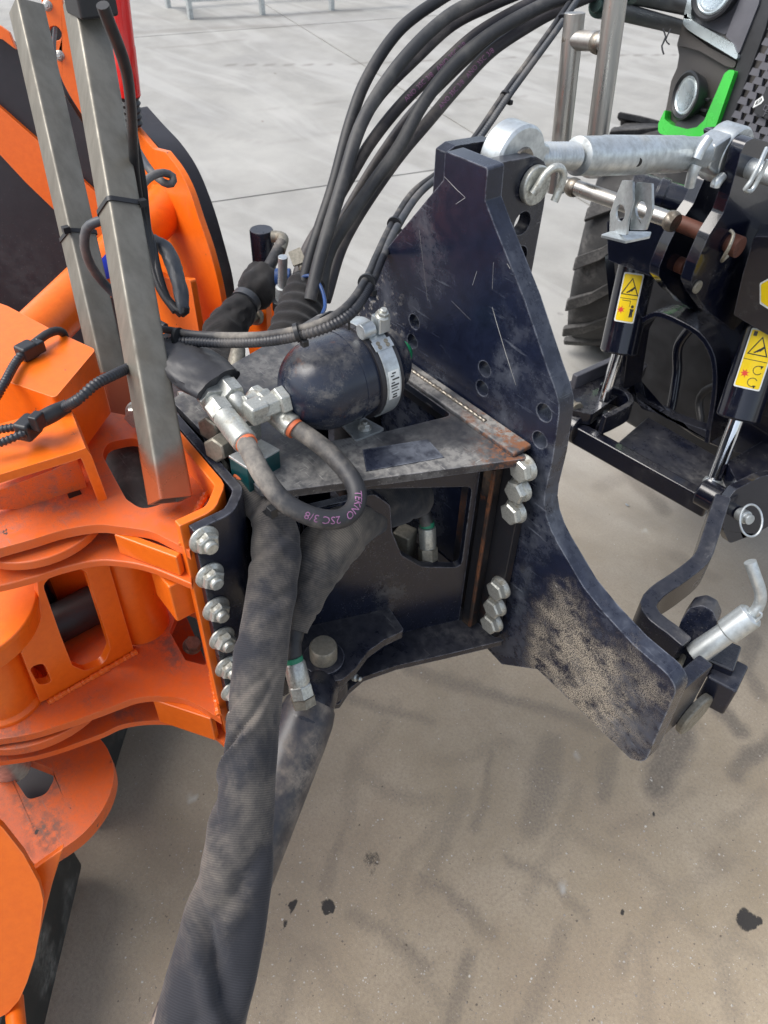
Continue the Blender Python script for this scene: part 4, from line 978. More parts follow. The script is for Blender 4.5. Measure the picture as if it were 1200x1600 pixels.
MB().box(tuple(Dp(425, 799, .947)), (.012, .010, .014)).build('tie_head', M['plastic'], sl, .001)

# short black cover sleeve over the fittings near the post
M['leather'] = paint('black_leather', (.03, .03, .035), dust=(.12, .12, .12), amt=.5, rough=.45, scale=14, updust=.3, scratch=.2)
cs = thing('hose_sleeve', 'flat black cover sleeve behind the near post with two fittings coming out', 'hose sleeve', tuple(Zp(300, 575, 1.1)))
MB().tube([Zp(*q) for q in [(258, 540, 1.155), (285, 560, 1.162), (312, 580, 1.160), (342, 602, 1.152)]], [.034, .04, .041, .038], seg=40, step=.004, flat=.5, wr=wrinkle(.1, 14, seed=8), up=(1, 1, 0)).build('sleeve', M['leather'], cs)

# ------------------------------------------------------------------ big hose bundle
HG = 'hydraulic hoses arching to the tractor'
hoses = [
    ([(468, 470, 1.43), (487, 394, 1.42), (520, 293, 1.42), (547, 192, 1.42), (575, 119, 1.43), (625, 46, 1.45), (689, -2, 1.47), (730, -24, 1.48)], .0112, 'hose', 'outermost left black hose of the arching bundle'),
    ([(484, 470, 1.40), (501, 399, 1.40), (533, 293, 1.40), (561, 202, 1.40), (597, 137, 1.41), (643, 78, 1.42), (698, 27, 1.44), (755, -4, 1.45), (800, -24, 1.47)], .0122, 'hose_rub', 'second black hose from the left in the arching bundle, rubbed grey'),
    ([(476, 470, 1.47), (490, 400, 1.47), (524, 310, 1.48), (552, 222, 1.48), (590, 153, 1.48), (652, 89, 1.49), (707, 39, 1.5), (768, 8, 1.5), (830, -18, 1.52)], .0110, 'hose_stripe', 'black hose with faint violet stripe behind the second hose of the bundle'),
    ([(455, 470, 1.50), (478, 394, 1.5), (515, 332, 1.5), (548, 275, 1.5), (580, 222, 1.5), (628, 162, 1.5), (689, 103, 1.5), (744, 54, 1.5), (808, 16, 1.51), (870, -14, 1.52)], .0115, 'hose_stripe', 'middle violet printed black hose of the arching bundle'),
    ([(500, 470, 1.44), (515, 392, 1.44), (575, 298, 1.45), (622, 232, 1.45), (662, 160, 1.45), (712, 98, 1.46), (772, 50, 1.47), (850, 8, 1.48), (900, -8, 1.48), (960, -30, 1.5)], .0125, 'hose_rub', 'thick grey-worn hose lying uppermost on the right of the bundle'),
    ([(508, 470, 1.48), (540, 372, 1.5), (610, 262, 1.5), (674, 184, 1.51), (722, 128, 1.52), (768, 80, 1.52), (824, 42, 1.53), (875, 14, 1.53), (945, -16, 1.55)], .0118, 'hose_stripe', 'rightmost violet striped black hose of the arching bundle'),
    ([(490, 470, 1.52), (505, 400, 1.53), (545, 325, 1.54), (592, 248, 1.54), (640, 182, 1.55), (690, 130, 1.55), (752, 72, 1.56), (815, 30, 1.56), (880, -10, 1.57)], .0105, 'hose_stripe', 'hindmost thin black hose deep inside the arching bundle')]
for i, (p, r, mt, lab) in enumerate(hoses):
    P_ = D3(p)
    o = MB().tube(P_, r, seg=18, step=.01).build('hydraulic_hose', M[mt], None)
    tag(o, lab, 'hose', HG)
    if i in (3, 5):
        o2 = hose_text('ANO 3SC 3/8   ANO 3SC 3/8', P_, r, .013, .45, (CP - P_[4]).normalized(), 'hose_print', M['print'], o)
bsl = thing('hose_sleeve', 'black fabric sleeve gathering the hose bundle behind the accumulator', 'hose sleeve', tuple(Dp(470, 500, 1.4)))
MB().tube(D3([(432, 600, 1.36), (445, 560, 1.38), (458, 515, 1.41), (472, 475, 1.44), (484, 446, 1.46)]), [.036, .040, .042, .041, .040], seg=48, step=.003, wr=lambda p, s, a: 1 + .05 * math.sin(s * 260 + 1.5 * math.cos(a)) + .05 * noise.noise(V((s * 30, math.cos(a) * 2, math.sin(a) * 2)))).build('sleeve', M['fabric_dark'], bsl)

# left hose in its own sleeve, black stand pipe, solenoid
sp = thing('stand_pipe', 'upright black capped pipe with steel elbow fitting behind the beam', 'pipe', tuple(Dp(405, 470, 1.6)))
s0 = Dp(408, 358, 1.62); s1 = s0 + V((0, 0, -.22))
MB().lathe(s1, UP, [(0, .025), (.217, .025), (.22, .0235)], 32).build('pipe', M['navy'], sp, .001)
MB().lathe(Dp(424, 370, 1.6), CR, [(0, .012), (.014, .012)], 20).build('port', M['oldbolt'], sp)
MB().tube(D3([(434, 370, 1.6), (442, 374, 1.59), (437, 392, 1.57)]), .012, seg=16, step=.004).build('elbow', M['oldbolt'], sp)
tube('hose', D3([(440, 380, 1.58), (425, 408, 1.55), (408, 438, 1.53), (395, 460, 1.52)]), .012, M['hose_dusty'], sp)
ls = thing('hose_sleeve', 'crumpled black fabric sleeve tied with a strap below the stand pipe', 'hose sleeve', tuple(Dp(380, 490, 1.45)))
MB().tube(D3([(412, 428, 1.53), (398, 455, 1.51), (385, 470, 1.5), (370, 492, 1.48), (352, 520, 1.46), (340, 560, 1.44), (352, 600, 1.40)]), [.036, .038, .026, .034, .040, .044, .04], seg=40, step=.004, wr=wrinkle(.12, 18, seed=5)).build('sleeve', M['fabric_dark'], ls)
MB().lathe(Dp(384, 471, 1.49), (Dp(385, 470, 1.5) - Dp(370, 492, 1.48)), [(-.007, .029), (.007, .029)], 28).build('strap', M['conduit_grey'], ls)
wf = thing('pipe_fitting', 'dirty white hose end hanging under the crumpled sleeve', 'fitting', tuple(Dp(370, 585, 1.3)))
MB().tube(D3([(372, 545, 1.32), (370, 570, 1.31), (371, 600, 1.3)]), [.0125, .0155, .0125], seg=18, step=.004).build('fitting', M['oldbolt'], wf)
sv = thing('solenoid_valve', 'blue solenoid coil on a steel valve stem behind the hose sleeve', 'valve', tuple(Dp(440, 440, 1.5)))
MB().lathe(Dp(430, 433, 1.5), CR, [(0, .014), (.001, .0165), (.03, .0165), (.031, .014)], 28).build('coil', M['blue'], sv, .001)
MB().lathe(Dp(441, 462, 1.5), V((.15, 0, 1)), [(-.03, .010), (-.012, .012), (-.011, .0135), (.02, .0135), (.021, .009), (.085, .009)], 20).build('stem', M['galv'], sv, .001)
MB().lathe(Dp(437, 470, 1.5), V((.15, 0, 1)), [(-.02, .014), (.0, .014)], 20).build('stem_cap', M['plastic'], sv, .001)
platep('bracket', [(450, 394), (469, 386), (478, 408), (458, 416)], Dp(465, 402, 1.44), CF, .006, M['oldbolt'], sv, r=.003)
tube('bracket_arm', D3([(468, 410, 1.45), (474, 424, 1.45), (478, 436, 1.46)]), .006, M['oldbolt'], sv)
tag(tube('blue_tube', D3([(470, 434, 1.42), (482, 431, 1.41), (496, 440, 1.4), (505, 458, 1.39), (508, 478, 1.37), (503, 492, 1.33)]), .0034, M['blue']), 'thin blue tube curling beside the hose bundle', 'tube')

# ------------------------------------------------------------------ cables
cbm = thing('cable_run', 'dusty grey cable and corrugated conduit tied together sweeping over the accumulator', 'cable', tuple(Dp(450, 530, 1.1)))
sm = [(190, 508, 1.01), (225, 512, 1.01), (258, 515, 1.0), (300, 522, .985), (350, 525, .965), (410, 524, .93), (465, 515, .90), (510, 500, .895), (545, 475, .91), (572, 435, .98), (590, 395, 1.08), (612, 350, 1.18), (645, 300, 1.3), (690, 265, 1.35), (735, 222, 1.38), (785, 150, 1.4), (825, 95, 1.42), (868, 35, 1.45), (905, -20, 1.5)]
MB().tube(D3(sm), .0048, seg=14, step=.008).build('cable', M['hose_dusty'], cbm)
cr_ = [(150, 600, .905), (180, 585, .93), (205, 572, .965), (228, 552, 1.0), (258, 536, 1.0), (300, 534, .985), (350, 536, .965), (410, 534, .93), (465, 525, .90), (515, 510, .893), (552, 486, .91), (578, 445, .98), (597, 402, 1.08)]
corr('conduit', [Zp(-30, 672, 1.14), Zp(0, 671, 1.14), Zp(40, 664, 1.145)], .0052, M['conduit'], cbm)
corr('conduit', [Zp(-30, 700, 1.14), Zp(0, 692, 1.14), Zp(40, 676, 1.145)], .0052, M['conduit'], cbm)
corr('conduit', [Zp(98, 638, 1.15), Zp(122, 624, 1.175)] + D3(cr_), .0066, M['conduit'], cbm)
corr('conduit', D3([(597, 402, 1.08), (622, 352, 1.18), (655, 303, 1.295), (698, 266, 1.35), (742, 225, 1.375), (793, 152, 1.395), (833, 97, 1.415), (876, 38, 1.445), (915, -20, 1.5)]), .0062, M['conduit_grey'], cbm)
sA, sB = Zp(56, 660, 1.147), Zp(106, 634, 1.152)
MB().tube([sA, sA.lerp(sB, .5), sB], [.0105, .011, .009], seg=20, step=.004, flat=.8).build('splitter', M['plastic'], cbm)
cl = Zp(44, 668, 1.143)
MB().box(cl, (.02, .028, .024), Matrix.Rotation(rad(35), 3, 'Z')).build('clip', M['plastic'], cbm, .004)
MB().box(cl + V((.012, .01, .012)), (.012, .016, .02), Matrix.Rotation(rad(35), 3, 'Z')).build('clip_lock', M['plastic'], cbm, .002)
def tieat(u, v, d, nxt, r=.0155, par=cbm):
    c = Dp(u, v, d); a = Dp(*nxt) - c
    MB().lathe(c, a, [(-.0025, r * .8), (.0025, r * .8)], 20).build('cable_tie', M['plastic'], par)
    MB().box(tuple(c + CD * .012 + CR * .008), (.008, .008, .008)).build('tie_head', M['plastic'], par, .001)
for u, v, d, nx, r in ((279, 528, .99, (300, 528, .983), .0165), (465, 520, .898, (490, 512, .895), .0145), (573, 442, .975, (584, 415, 1.03), .0145), (616, 350, 1.18, (629, 327, 1.22), .014), (692, 267, 1.35, (715, 244, 1.365), .014), (790, 150, 1.4, (805, 125, 1.41), .0135), (880, 30, 1.45, (895, 8, 1.46), .0135)):
    tieat(u, v, d, nx, r)
tube('tie_tail', D3([(500, 496, .9), (515, 488, .9), (535, 490, .91), (545, 500, .92), (545, 515, .93)]), .0016, M['plastic'], cbm)
c2 = thing('conduit_stub', 'corrugated hose clipped on top of the orange box beam', 'conduit', tuple(Dp(45, 550, .95)))
corr('conduit', [Zp(*q) for q in [(-15, 635, 1.13), (5, 602, 1.158), (25, 566, 1.16), (45, 543, 1.162), (60, 534, 1.164)]], .0058, M['conduit'], c2)
tube('hose', [Zp(*q) for q in [(52, 538, 1.163), (72, 523, 1.165), (88, 517, 1.163), (98, 520, 1.153), (102, 530, 1.138)]], .0058, M['cable'], c2)
MB().box(tuple(Zp(42, 548, 1.161)), (.022, .024, .02), Matrix.Rotation(rad(20), 3, 'Z')).build('clip', M['plastic'], c2, .004)
MB().box(tuple(Zp(60, 542, 1.161)), (.012, .014, .016), Matrix.Rotation(rad(20), 3, 'Z')).build('clip_lock', M['plastic'], c2, .002)
pcb = thing('post_wiring', 'black wiring loom hanging loose down the near post with a taped loop', 'cable', tuple(Dp(240, 420, .95)))
tube('lead', D3([(160, 8, .72), (172, 40, .74), (186, 75, .77), (197, 110, .8), (203, 150, .85), (206, 190, .9), (208, 230, .95), (212, 280, 1.0), (222, 340, 1.05), (235, 400, 1.06), (250, 450, 1.06), (275, 486, 1.06)]), .0062, M['cable'], pcb)
tube('lead', D3([(205, 190, .95), (214, 235, 1.0), (224, 290, 1.03), (230, 350, 1.06), (240, 410, 1.06), (258, 462, 1.06), (283, 492, 1.06)]), .005, M['cable'], pcb)
tube('lead', D3([(222, 345, 1.07), (236, 372, 1.07), (246, 420, 1.06), (262, 468, 1.06), (287, 490, 1.055), (290, 480, 1.05)]), .0055, M['cable'], pcb)
MB().tube(D3([(240, 372, 1.09), (258, 388, 1.08), (270, 412, 1.07), (280, 445, 1.06), (286, 480, 1.055), (286, 492, 1.055)]), [.006, .011, .0115, .011, .009, .005], seg=20, step=.004, wr=wrinkle(.14, 30, seed=2)).build('taped_loop', M['conduit_grey'], pcb)
tube('lead', D3([(213, 232, 1.25), (225, 252, 1.22), (236, 268, 1.2), (255, 285, 1.19), (268, 287, 1.19), (270, 276, 1.19), (255, 270, 1.18), (238, 275, 1.16), (222, 290, 1.12), (216, 310, 1.08)]), .006, M['conduit_grey'], pcb)
tube('lead', D3([(165, 343, .98), (148, 348, .98), (135, 358, .985), (132, 385, 1.0), (142, 415, 1.03), (160, 440, 1.06), (185, 465, 1.08), (215, 488, 1.05), (258, 512, 1.035)]), .0062, M['conduit_grey'], pcb)
lw = tag(tube('lamp_wire', D3([(86, 45, 1.5), (84, 75, 1.45), (88, 110, 1.42), (100, 140, 1.42), (118, 170, 1.45), (135, 195, 1.5)]), .0042, M['cable']), 'thin black wire coming out of the round hole in the orange strip', 'wire')
rl_ = thing('marker_lamp', 'red marker lamp on a black bellows foot behind the near post', 'lamp', tuple(Dp(203, 200, 1.55)))
r0 = Dp(206, 196, 1.55); r1 = Dp(178, -30, 1.38); rd = (r1 - r0).normalized(); Lr = (r1 - r0).length
MB().lathe(r0 + rd * .055, rd, [(0, .022), (.002, .0245), (Lr * .35, .0245), (Lr * .36, .0235), (Lr, .0235)], 28).build('lens', M['redlamp'], rl_)
MB().lathe(r0, rd, [(h * .006, .0225 if h % 2 else .0185) for h in range(10)], 24).build('bellows', M['plastic'], rl_)

# ------------------------------------------------------------------ top link
tl = thing('top_link', 'galvanised turnbuckle top link between the headstock and the tractor lugs', 'top link', (0, .35, 1.3))
A0 = Xp(800, 246, 0); B0 = Xp(1133, 240, 0); d_ = (B0 - A0).normalized()
ba = Xp(895, 264, 0); bb = Xp(1087, 257, 0)
ba = A0 + d_ * (ba - A0).dot(d_); bb = A0 + d_ * (bb - A0).dot(d_); Lb = (bb - ba).length
MB().lathe(ba, d_, [(0, .0), (0, .021), (.002, .0255), (.06, .0262), (.062, .0272), (Lb - .06, .0272), (Lb - .058, .026), (Lb - .002, .0255), (Lb, .021), (Lb, 0)], 40).build('barrel', M['galv'], tl)
hs_ = Xp(1004, 258, .026)
MB().lathe(ba + d_ * (hs_ - ba).dot(d_) + V((.0205, -.012, .0)), (1, -.5, 0), [(0, .0065), (.0065, .0065)], 16).build('tommy_hole', M['black'], tl)
def thread(p, d, L, r):
    n = int(L / .003); return [(i * .003, r * (1 if i % 2 else .9)) for i in range(n)]
MB().lathe(A0 + d_ * .045, d_, thread(0, 0, (ba - A0).length - .045, .0185), 24).build('screw', M['galv'], tl)
MB().lathe(bb, d_, thread(0, 0, (B0 - bb).length - .04, .0165), 24).build('screw', M['galv'], tl)
def eye(c, r, w, name):
    e = MB().lathe(c - V((w / 2, 0, 0)), (1, 0, 0), [(0, r * .52), (0, r * .93), (w * .1, r), (w * .9, r), (w, r * .93), (w, r * .52)], 44).build(name, M['galv'], tl, .001)
    MB().lathe(c - V((w * .58, 0, 0)), (1, 0, 0), [(0, .0), (0, r * .38), (w * .25, r * .5), (w * .9, r * .5), (w * 1.16, r * .38), (w * 1.16, 0)], 32).build('ball', M['weld'], e)
    return e
eye(A0, .043, .038, 'eye'); eye(B0, .047, .044, 'eye')
MB().prism([[A0 + d_ * .03 + V((-.016, 0, .026)), A0 + d_ * .055 + V((-.016, 0, .018)), A0 + d_ * .055 + V((-.016, 0, -.018)), A0 + d_ * .03 + V((-.016, 0, -.026))]], (.032, 0, 0)).build('neck', M['galv'], tl, .004)
MB().prism([[B0 - d_ * .03 + V((-.02, 0, .036)), B0 - d_ * .075 + V((-.02, 0, .018)), B0 - d_ * .075 + V((-.02, 0, -.018)), B0 - d_ * .03 + V((-.02, 0, -.036))]], (.04, 0, 0)).build('neck', M['galv'], tl, .005)
lh = Xp(1090, 255, 0)
lhd = A0 + d_ * (lh - A0).dot(d_)
MB().lathe(lhd, d_, [(0, .022), (.014, .022)], 6).build('lock_nut', M['galv'], tl, .002)
MB().tube([Xp(1107, 216, .03), Xp(1096, 232, .03), Xp(1088, 248, .03)], [.0075, .008, .0085], seg=16, step=.004).build('lock_handle', M['galv'], tl)
MB().tube([Xp(1088, 258, .03), Xp(1082, 272, .03), Xp(1077, 292, .03)], [.0095, .0085, .008], seg=16, step=.004).build('lock_handle', M['galv'], tl)
MB().tube([Xp(1130, 275, .03), Xp(1120, 285, .03), Xp(1117, 292, .03)], [.007, .0085, .008], seg=16, step=.004).build('lock_handle', M['galv'], tl)
# pins
pn1 = thing('linch_pin', 'flat headed pin with bent grip through the headstock cheeks', 'pin', tuple(Xp(833, 288, .04)))
pc1 = Xp(832, 288, .0385)
MB().lathe(pc1, (1, 0, 0), [(-.1, .0125), (0, .0125), (.0002, .0245), (.007, .025), (.009, .0235)], 36).build('head', M['zinc'], pn1, .0008)
MB().tube([Xp(*q) for q in [(832, 303, .052), (840, 292, .054), (850, 276, .056), (862, 264, .06), (874, 262, .064), (880, 272, .066), (876, 290, .066), (866, 315, .066)]], .0052, seg=14, step=.003).build('grip', M['zinc'], pn1)
# hanging galvanised clip bracket
hb = thing('hanger_bracket', 'galvanised folded bracket with round holes hanging under the top link', 'bracket', tuple(Xp(980, 370, 0)))
yb = Xp(985, 300, 0).y
platep('hanger_leg', [(972, 282), (988, 283), (989, 313), (981, 345), (978, 368), (952, 364), (953, 333), (961, 309)], (0, yb, 0), (.35, 1, 0), .004, M['galv'], hb, circ=[(969, 333, .0128)], r=.003, bevel=.0008)
platep('hanger_leg', [(994, 285), (1018, 287), (1019, 327), (1008, 360), (984, 360), (987, 325)], (0, yb + .012, 0), (.35, 1, 0), .004, M['galv'], hb, circ=[(1001, 328, .014)], r=.003, bevel=.0008)
zfoot = Yp(965, 366, yb).z
platep('hanger_foot', [(938, 367), (955, 361), (1018, 362), (1016, 369), (978, 377)], (0, 0, zfoot), UP, -.004, M['galv'], hb, r=.003, bevel=.0008)

# ------------------------------------------------------------------ tractor front linkage
fl_ = thing('front_linkage', 'glossy navy tractor front linkage with twin lift cylinders and lug plates', 'linkage', (0, .75, .6))
GN = M['gloss_navy']
platep('lug_plate', [(1112, 205), (1135, 203), (1142, 240), (1100, 280), (1084, 318), (1060, 352), (1044, 384), (1030, 418), (1029, 432), (1044, 453), (1066, 474), (1110, 500), (1140, 420), (1160, 300)], (-.05, 0, 0), (-1, 0, 0), .022, GN, fl_, r=.012, bevel=.002)
platep('lug_plate', [(1158, 238), (1165, 222), (1178, 216), (1200, 222), (1240, 240), (1260, 520), (1150, 520), (1107, 488), (1088, 462), (1079, 442), (1088, 414), (1108, 368), (1130, 334), (1140, 305)], (.05, 0, 0), (-1, 0, 0), .022, GN, fl_, r=.012, bevel=.002)
def yrod(a, b, r, name, mat, seg=24): return MB().lathe(a, V(b) - V(a), [(0, r), ((V(b) - V(a)).length, r)], seg).build(name, mat, fl_, .0015)
u1 = Xp(1141, 381, .055); yrod(u1, V((-.06, u1.y, u1.z)), .015, 'cross_pin', M['rust_pin'])
yrod(u1, u1 + V((.02, 0, 0)), .019, 'pin_end', M['rust_pin'])
tube('ring_clip', [Xp(*q) for q in [(1140, 360, .07), (1146, 366, .078), (1140, 385, .085), (1131, 402, .08), (1128, 408, .07), (1137, 400, .07)]], .003, M['oldbolt'], fl_, step=.004, seg=10)
u2 = Xp(1060, 413, -.05); yrod(u2 + V((-.02, 0, 0)), u2 + V((.016, 0, 0)), .0155, 'lower_pin', M['rust_pin'])
u3 = Xp(1088, 448, .05); yrod(u3, u3 + V((.005, 0, 0)), .012, 'plug', M['oldbolt'])
# top pin with R-clip at right edge
u4 = Xp(1192, 270, .075); yrod(u4 - V((.12, 0, 0)), u4 + V((.05, 0, 0)), .0165, 'top_pin', M['galv'])
tube('r_clip', [Xp(*q) for q in [(1198, 232, .09), (1186, 258, .1), (1172, 285, .1), (1164, 296, .098), (1174, 298, .096), (1188, 275, .098), (1200, 250, .1)]], .0036, M['galv'], fl_, step=.004, seg=10)
# rear mount: casting with arch
ya = .80
arch = [(990, 600), (1002, 520), (1013, 500), (1037, 484), (1054, 482), (1083, 494), (1112, 511), (1130, 535), (1137, 561), (1137, 600), (1124, 680), (1040, 650), (1000, 640)]
platep('arch_frame', [(945, 400), (1000, 360), (1300, 380), (1300, 730), (1135, 705), (985, 625), (960, 560)], (0, ya, 0), NY, .03, GN, fl_, holes=[arch], hr=.02, bevel=.003)
pts = [Yp(a, b, ya - .002) for a, b in arch[:11]]
MB().strip([p + V((0, -.02, 0)) for p in resample(pts, None, .02)[0]], .06, .012, (0, 1, 0)).build('arch_rim', GN, fl_, .002)
MB().box((0, 1.28, .66), (.72, .5, .58)).build('axle_casting', M['plastic'], fl_, .02)
tube('pipe', [Yp(*q) for q in [(1085, 505, .95), (1060, 540, .95), (1058, 580, .95), (1052, 620, .93), (1048, 640, .92)]], .012, M['gloss_navy'], fl_)
tube('pipe', [Yp(*q) for q in [(1125, 600, .9), (1100, 612, .9), (1092, 630, .9), (1095, 660, .88), (1080, 665, .88)]], .009, M['cable'], fl_)
tube('pipe', [Yp(*q) for q in [(1035, 640, .84), (1060, 655, .84), (1100, 680, .83), (1150, 700, .83)]], .012, GN, fl_)
# lift cylinders
def lift(p_top, p_bot, p_end, r, rr, cover, clab):
    b0, b1, b2 = p_top, p_bot, p_end; d = (b1 - b0).normalized(); L = (b1 - b0).length
    cyl = MB().lathe(b0, d, [(0, r), (L - .004, r), (L, r * .9), (L + .001, rr * 1.2)], 36).build('lift_cylinder', GN, fl_, .001)
    MB().lathe(b1, b2 - b1, [(0, rr), ((b2 - b1).length, rr)], 24).build('rod', M['chrome'], cyl)
    MB().lathe(b2, b2 - b1, [(-.012, rr * 1.25), (-.004, rr * 1.45), (.01, rr * 1.3)], 24).build('rod_wiper', M['galv'], cyl)
    return cyl
zl = .63
bl0, bl1, bl2 = Dp(1003, 385, 1.68), Dp(966, 552, 1.76), Dp(937, 645, 1.84)
cyL = lift(bl0, bl1, bl2, .0415, .0135, None, None)
br0, br1, br2 = Dp(1213, 470, 1.5), Dp(1152, 655, 1.57), Dp(1113, 757, 1.62)
cyR = lift(br0, br1, br2, .0425, .0145, None, None)
def decal(cyl, p, d, r, tocam, w, h, kind, off):
    def cylp(nm, p, d, r, tc, poly, mt, pa, o_):
        fl2_ = lambda l: [(2 * off - a, b) for a, b in l]
        return cylpatch(nm, p, d, r, tc, [fl2_(l) for l in poly] if isinstance(poly[0][0], (list, tuple)) else fl2_(poly), mt, pa, o_)
    def rect(a, b, hh, ww): return round2([(a - ww / 2, b - hh / 2), (a + ww / 2, b - hh / 2), (a + ww / 2, b + hh / 2), (a - ww / 2, b + hh / 2)], .004)
    cylpatch('label_border', p, d, r, tocam, rect(off, 0, h, w), M['white'], cyl, .0006)
    cylpatch('warning_label', p, d, r, tocam, rect(off, 0, h - .006, w - .006), M['yellow'], cyl, .0010)
    sg = -1      # along d is downwards
    ty = h * .22 * sg
    tri = [(off - .019, ty + .017), (off + .019, ty + .017), (off, ty - .02)]; tin = [(off - .0155, ty + .015), (off + .0155, ty + .015), (off, ty - .0155)]
    cylp('warning_triangle', p, d, r, tocam, [tri, tin], M['black'], cyl, .0013)
    for k in range(3): cylp('hand_symbol', p, d, r, tocam, [(off - .008 + k * .004, ty + .012 - k * .003), (off - .003 + k * .005, ty + .008 - k * .005), (off - .001 + k * .005, ty + .010 - k * .004), (off - .005 + k * .004, ty + .0135 - k * .002)], M['black'], cyl, .0013)
    cylp('divider', p, d, r, tocam, [(off - w / 2 + .004, .001), (off + w / 2 - .004, .001), (off + w / 2 - .004, .0022), (off - w / 2 + .004, .0022)], M['black'], cyl, .0013)
    ry = h * .25
    star = [(off - .011 + (.009 if i % 2 else .004) * math.cos(i * math.pi / 7), ry + (.009 if i % 2 else .004) * math.sin(i * math.pi / 7)) for i in range(14)]
    cylp('burst_symbol', p, d, r, tocam, star, M['redprint'], cyl, .0013)
    if kind == 0:
        for poly in ([(off + .008, ry + .014), (off + .011, ry + .014), (off + .0115, ry + .002), (off + .008, ry + .002)], [(off + .012, ry + .014), (off + .015, ry + .013), (off + .014, ry + .0), (off + .0105, ry - .001)], ell(off + .0115, ry - .009, .003, .0035, 12), [(off + .007, ry - .004), (off + .016, ry - .004), (off + .0145, ry + .003), (off + .009, ry + .003)], [(off - .012, ry - .021), (off + .006, ry - .021), (off + .006, ry - .0198), (off - .012, ry - .0198)], [(off + .005, ry - .021), (off + .006, ry - .021), (off + .006, ry - .008), (off + .005, ry - .008)]):
            cylp('figure_symbol', p, d, r, tocam, poly, M['black'], cyl, .0013)
    else:
        for cx, cy, fl2 in ((off + .010, ry - .010, 1), (off + .007, ry + .014, -1)):
            arc = [(cx + .009 * math.cos(a), cy + .009 * math.sin(a)) for a in [fl2 * (.5 + i * .4) for i in range(13)]]; arc2 = [(cx + .0076 * math.cos(a), cy + .0076 * math.sin(a)) for a in [fl2 * (.5 + i * .4) for i in range(13)]]
            cylp('arrow_symbol', p, d, r, tocam, arc + arc2[::-1], M['black'], cyl, .0013)
            ex_, ey_ = arc[-1]; cylp('arrow_symbol', p, d, r, tocam, [(ex_ - .003, ey_ - .002), (ex_ + .003, ey_ - .002), (ex_, ey_ + .005)], M['black'], cyl, .0013)
        cylp('data_mark', p, d, r, tocam, [(off - .018, -h / 2 + .005), (off - .011, -h / 2 + .005), (off - .011, -h / 2 + .014), (off - .018, -h / 2 + .014)], M['charcoal'], cyl, .0013)
dl = (bl1 - bl0).normalized(); pL = bl0 + dl * (Dp(978, 464, 1.72) - bl0).dot(dl)
decal(cyL, pL, dl, .0415, Dp(976, 464, 1.60) - pL, .044, .105, 0, 0)
dr = (br1 - br0).normalized(); pR = br0 + dr * (Dp(1180, 562, 1.52) - br0).dot(dr)
decal(cyR, pR, dr, .0425, Dp(1176, 562, 1.42) - pR, .052, .115, 1, 0)
# covers above the cylinders
platep('cylinder_cover', [(948, 345), (1035, 330), (1040, 372), (1022, 434), (950, 407)], Dp(985, 400, 1.62), (.35, -.9, .25), -.05, GN, fl_, r=.006, bevel=.004)
platep('cylinder_cover', [(1178, 370), (1260, 370), (1260, 560), (1146, 492), (1160, 430)], Dp(1170, 470, 1.44), (.35, -.9, -.1), -.05, GN, fl_, r=.006, bevel=.004)
platep('warning_label', [(1189, 445), (1215, 430), (1215, 490), (1189, 472)], Dp(1170, 470, 1.437), (.35, -.9, -.1), -.001, M['yellow'], fl_, r=.003, bevel=0)
platep('label_border', [(1187, 443), (1217, 427), (1217, 494), (1187, 475)], Dp(1170, 470, 1.4385), (.35, -.9, -.1), -.001, M['white'], fl_, r=.003, bevel=0)
# bottom cross member
zc = .60
cm = onz([(960, 695), (1012, 650), (1125, 715), (1100, 768)], zc)
plate3('cross_member', cm, (0, 0, -1), .05, M['navy'], fl_, bevel=.006)
ta, tb_ = Zp(893, 672, zc), Zp(1108, 792, zc)
tdv = (tb_ - ta).normalized()
MB().strip([ta, tb_], .05, .03, UP).build('front_bar', GN, fl_, .005)
for q, r, nm in ((Dp(893, 665, 1.83), .036, 'link_eye'), (Dp(1110, 775, 1.6), .03, 'rod_eye'), (Dp(930, 660, 1.85), .032, 'rod_eye')):
    MB().lathe(q - tdv * .025, tdv, [(0, r * .8), (.004, r), (.046, r), (.05, r * .8)], 30).build(nm, GN, fl_, .001)
MB().lathe(Dp(903, 638, 1.8) - CR * .005, V((1, -.3, .1)), [(-.04, .012), (0, .012), (.0001, .017), (.008, .016)], 20).build('link_pin', M['oldbolt'], fl_, .001)
lkp = [(885, 598), (990, 555), (1012, 570), (985, 605), (925, 648), (890, 640)]
plate3('link_arm', onz(lkp, .66), (0, 0, -1), .03, GN, fl_, r=.01, bevel=.004)
MB().strip([Zp(*q) for q in [(895, 600, .67), (940, 580, .67), (992, 556, .67)]], .05, .016, UP).build('link_cap', M['charcoal_light'], fl_, .003)
MB().strip([p for p in resample([Zp(*q) for q in [(935, 612, .655), (970, 622, .655), (982, 640, .655), (960, 655, .655), (940, 664, .655)]], None, .01)[0]], .05, .014, UP).build('fork', GN, fl_, .003)
plate3('link_arm', onz([(1136, 722), (1190, 690), (1260, 690), (1260, 740), (1160, 770)], .70), (0, 0, -1), .04, GN, fl_, r=.008, bevel=.004)
platep('link_cheek', [(1130, 790), (1150, 765), (1190, 745), (1260, 730), (1260, 790), (1180, 835), (1140, 850), (1131, 830)], Dp(1165, 800, 1.47), (.9, -.35, .3), -.02, GN, fl_, r=.012, bevel=.002)
cpn = Dp(1161, 806, 1.455)
MB().lathe(cpn, V((.9, -.35, .3)), [(-.01, .013), (.01, .013), (.011, .010), (.02, .010)], 20).build('check_pin', M['galv'], fl_, .001)
rc = [cpn + V((.9, -.35, .3)).normalized() * .022 + (CR * math.cos(a) * .021 + (CD * math.sin(a)) * .03) for a in [i * math.pi / 8 for i in range(17)]]
tube('ring_clip', rc, .0022, M['galv'], fl_, step=.004, seg=8)

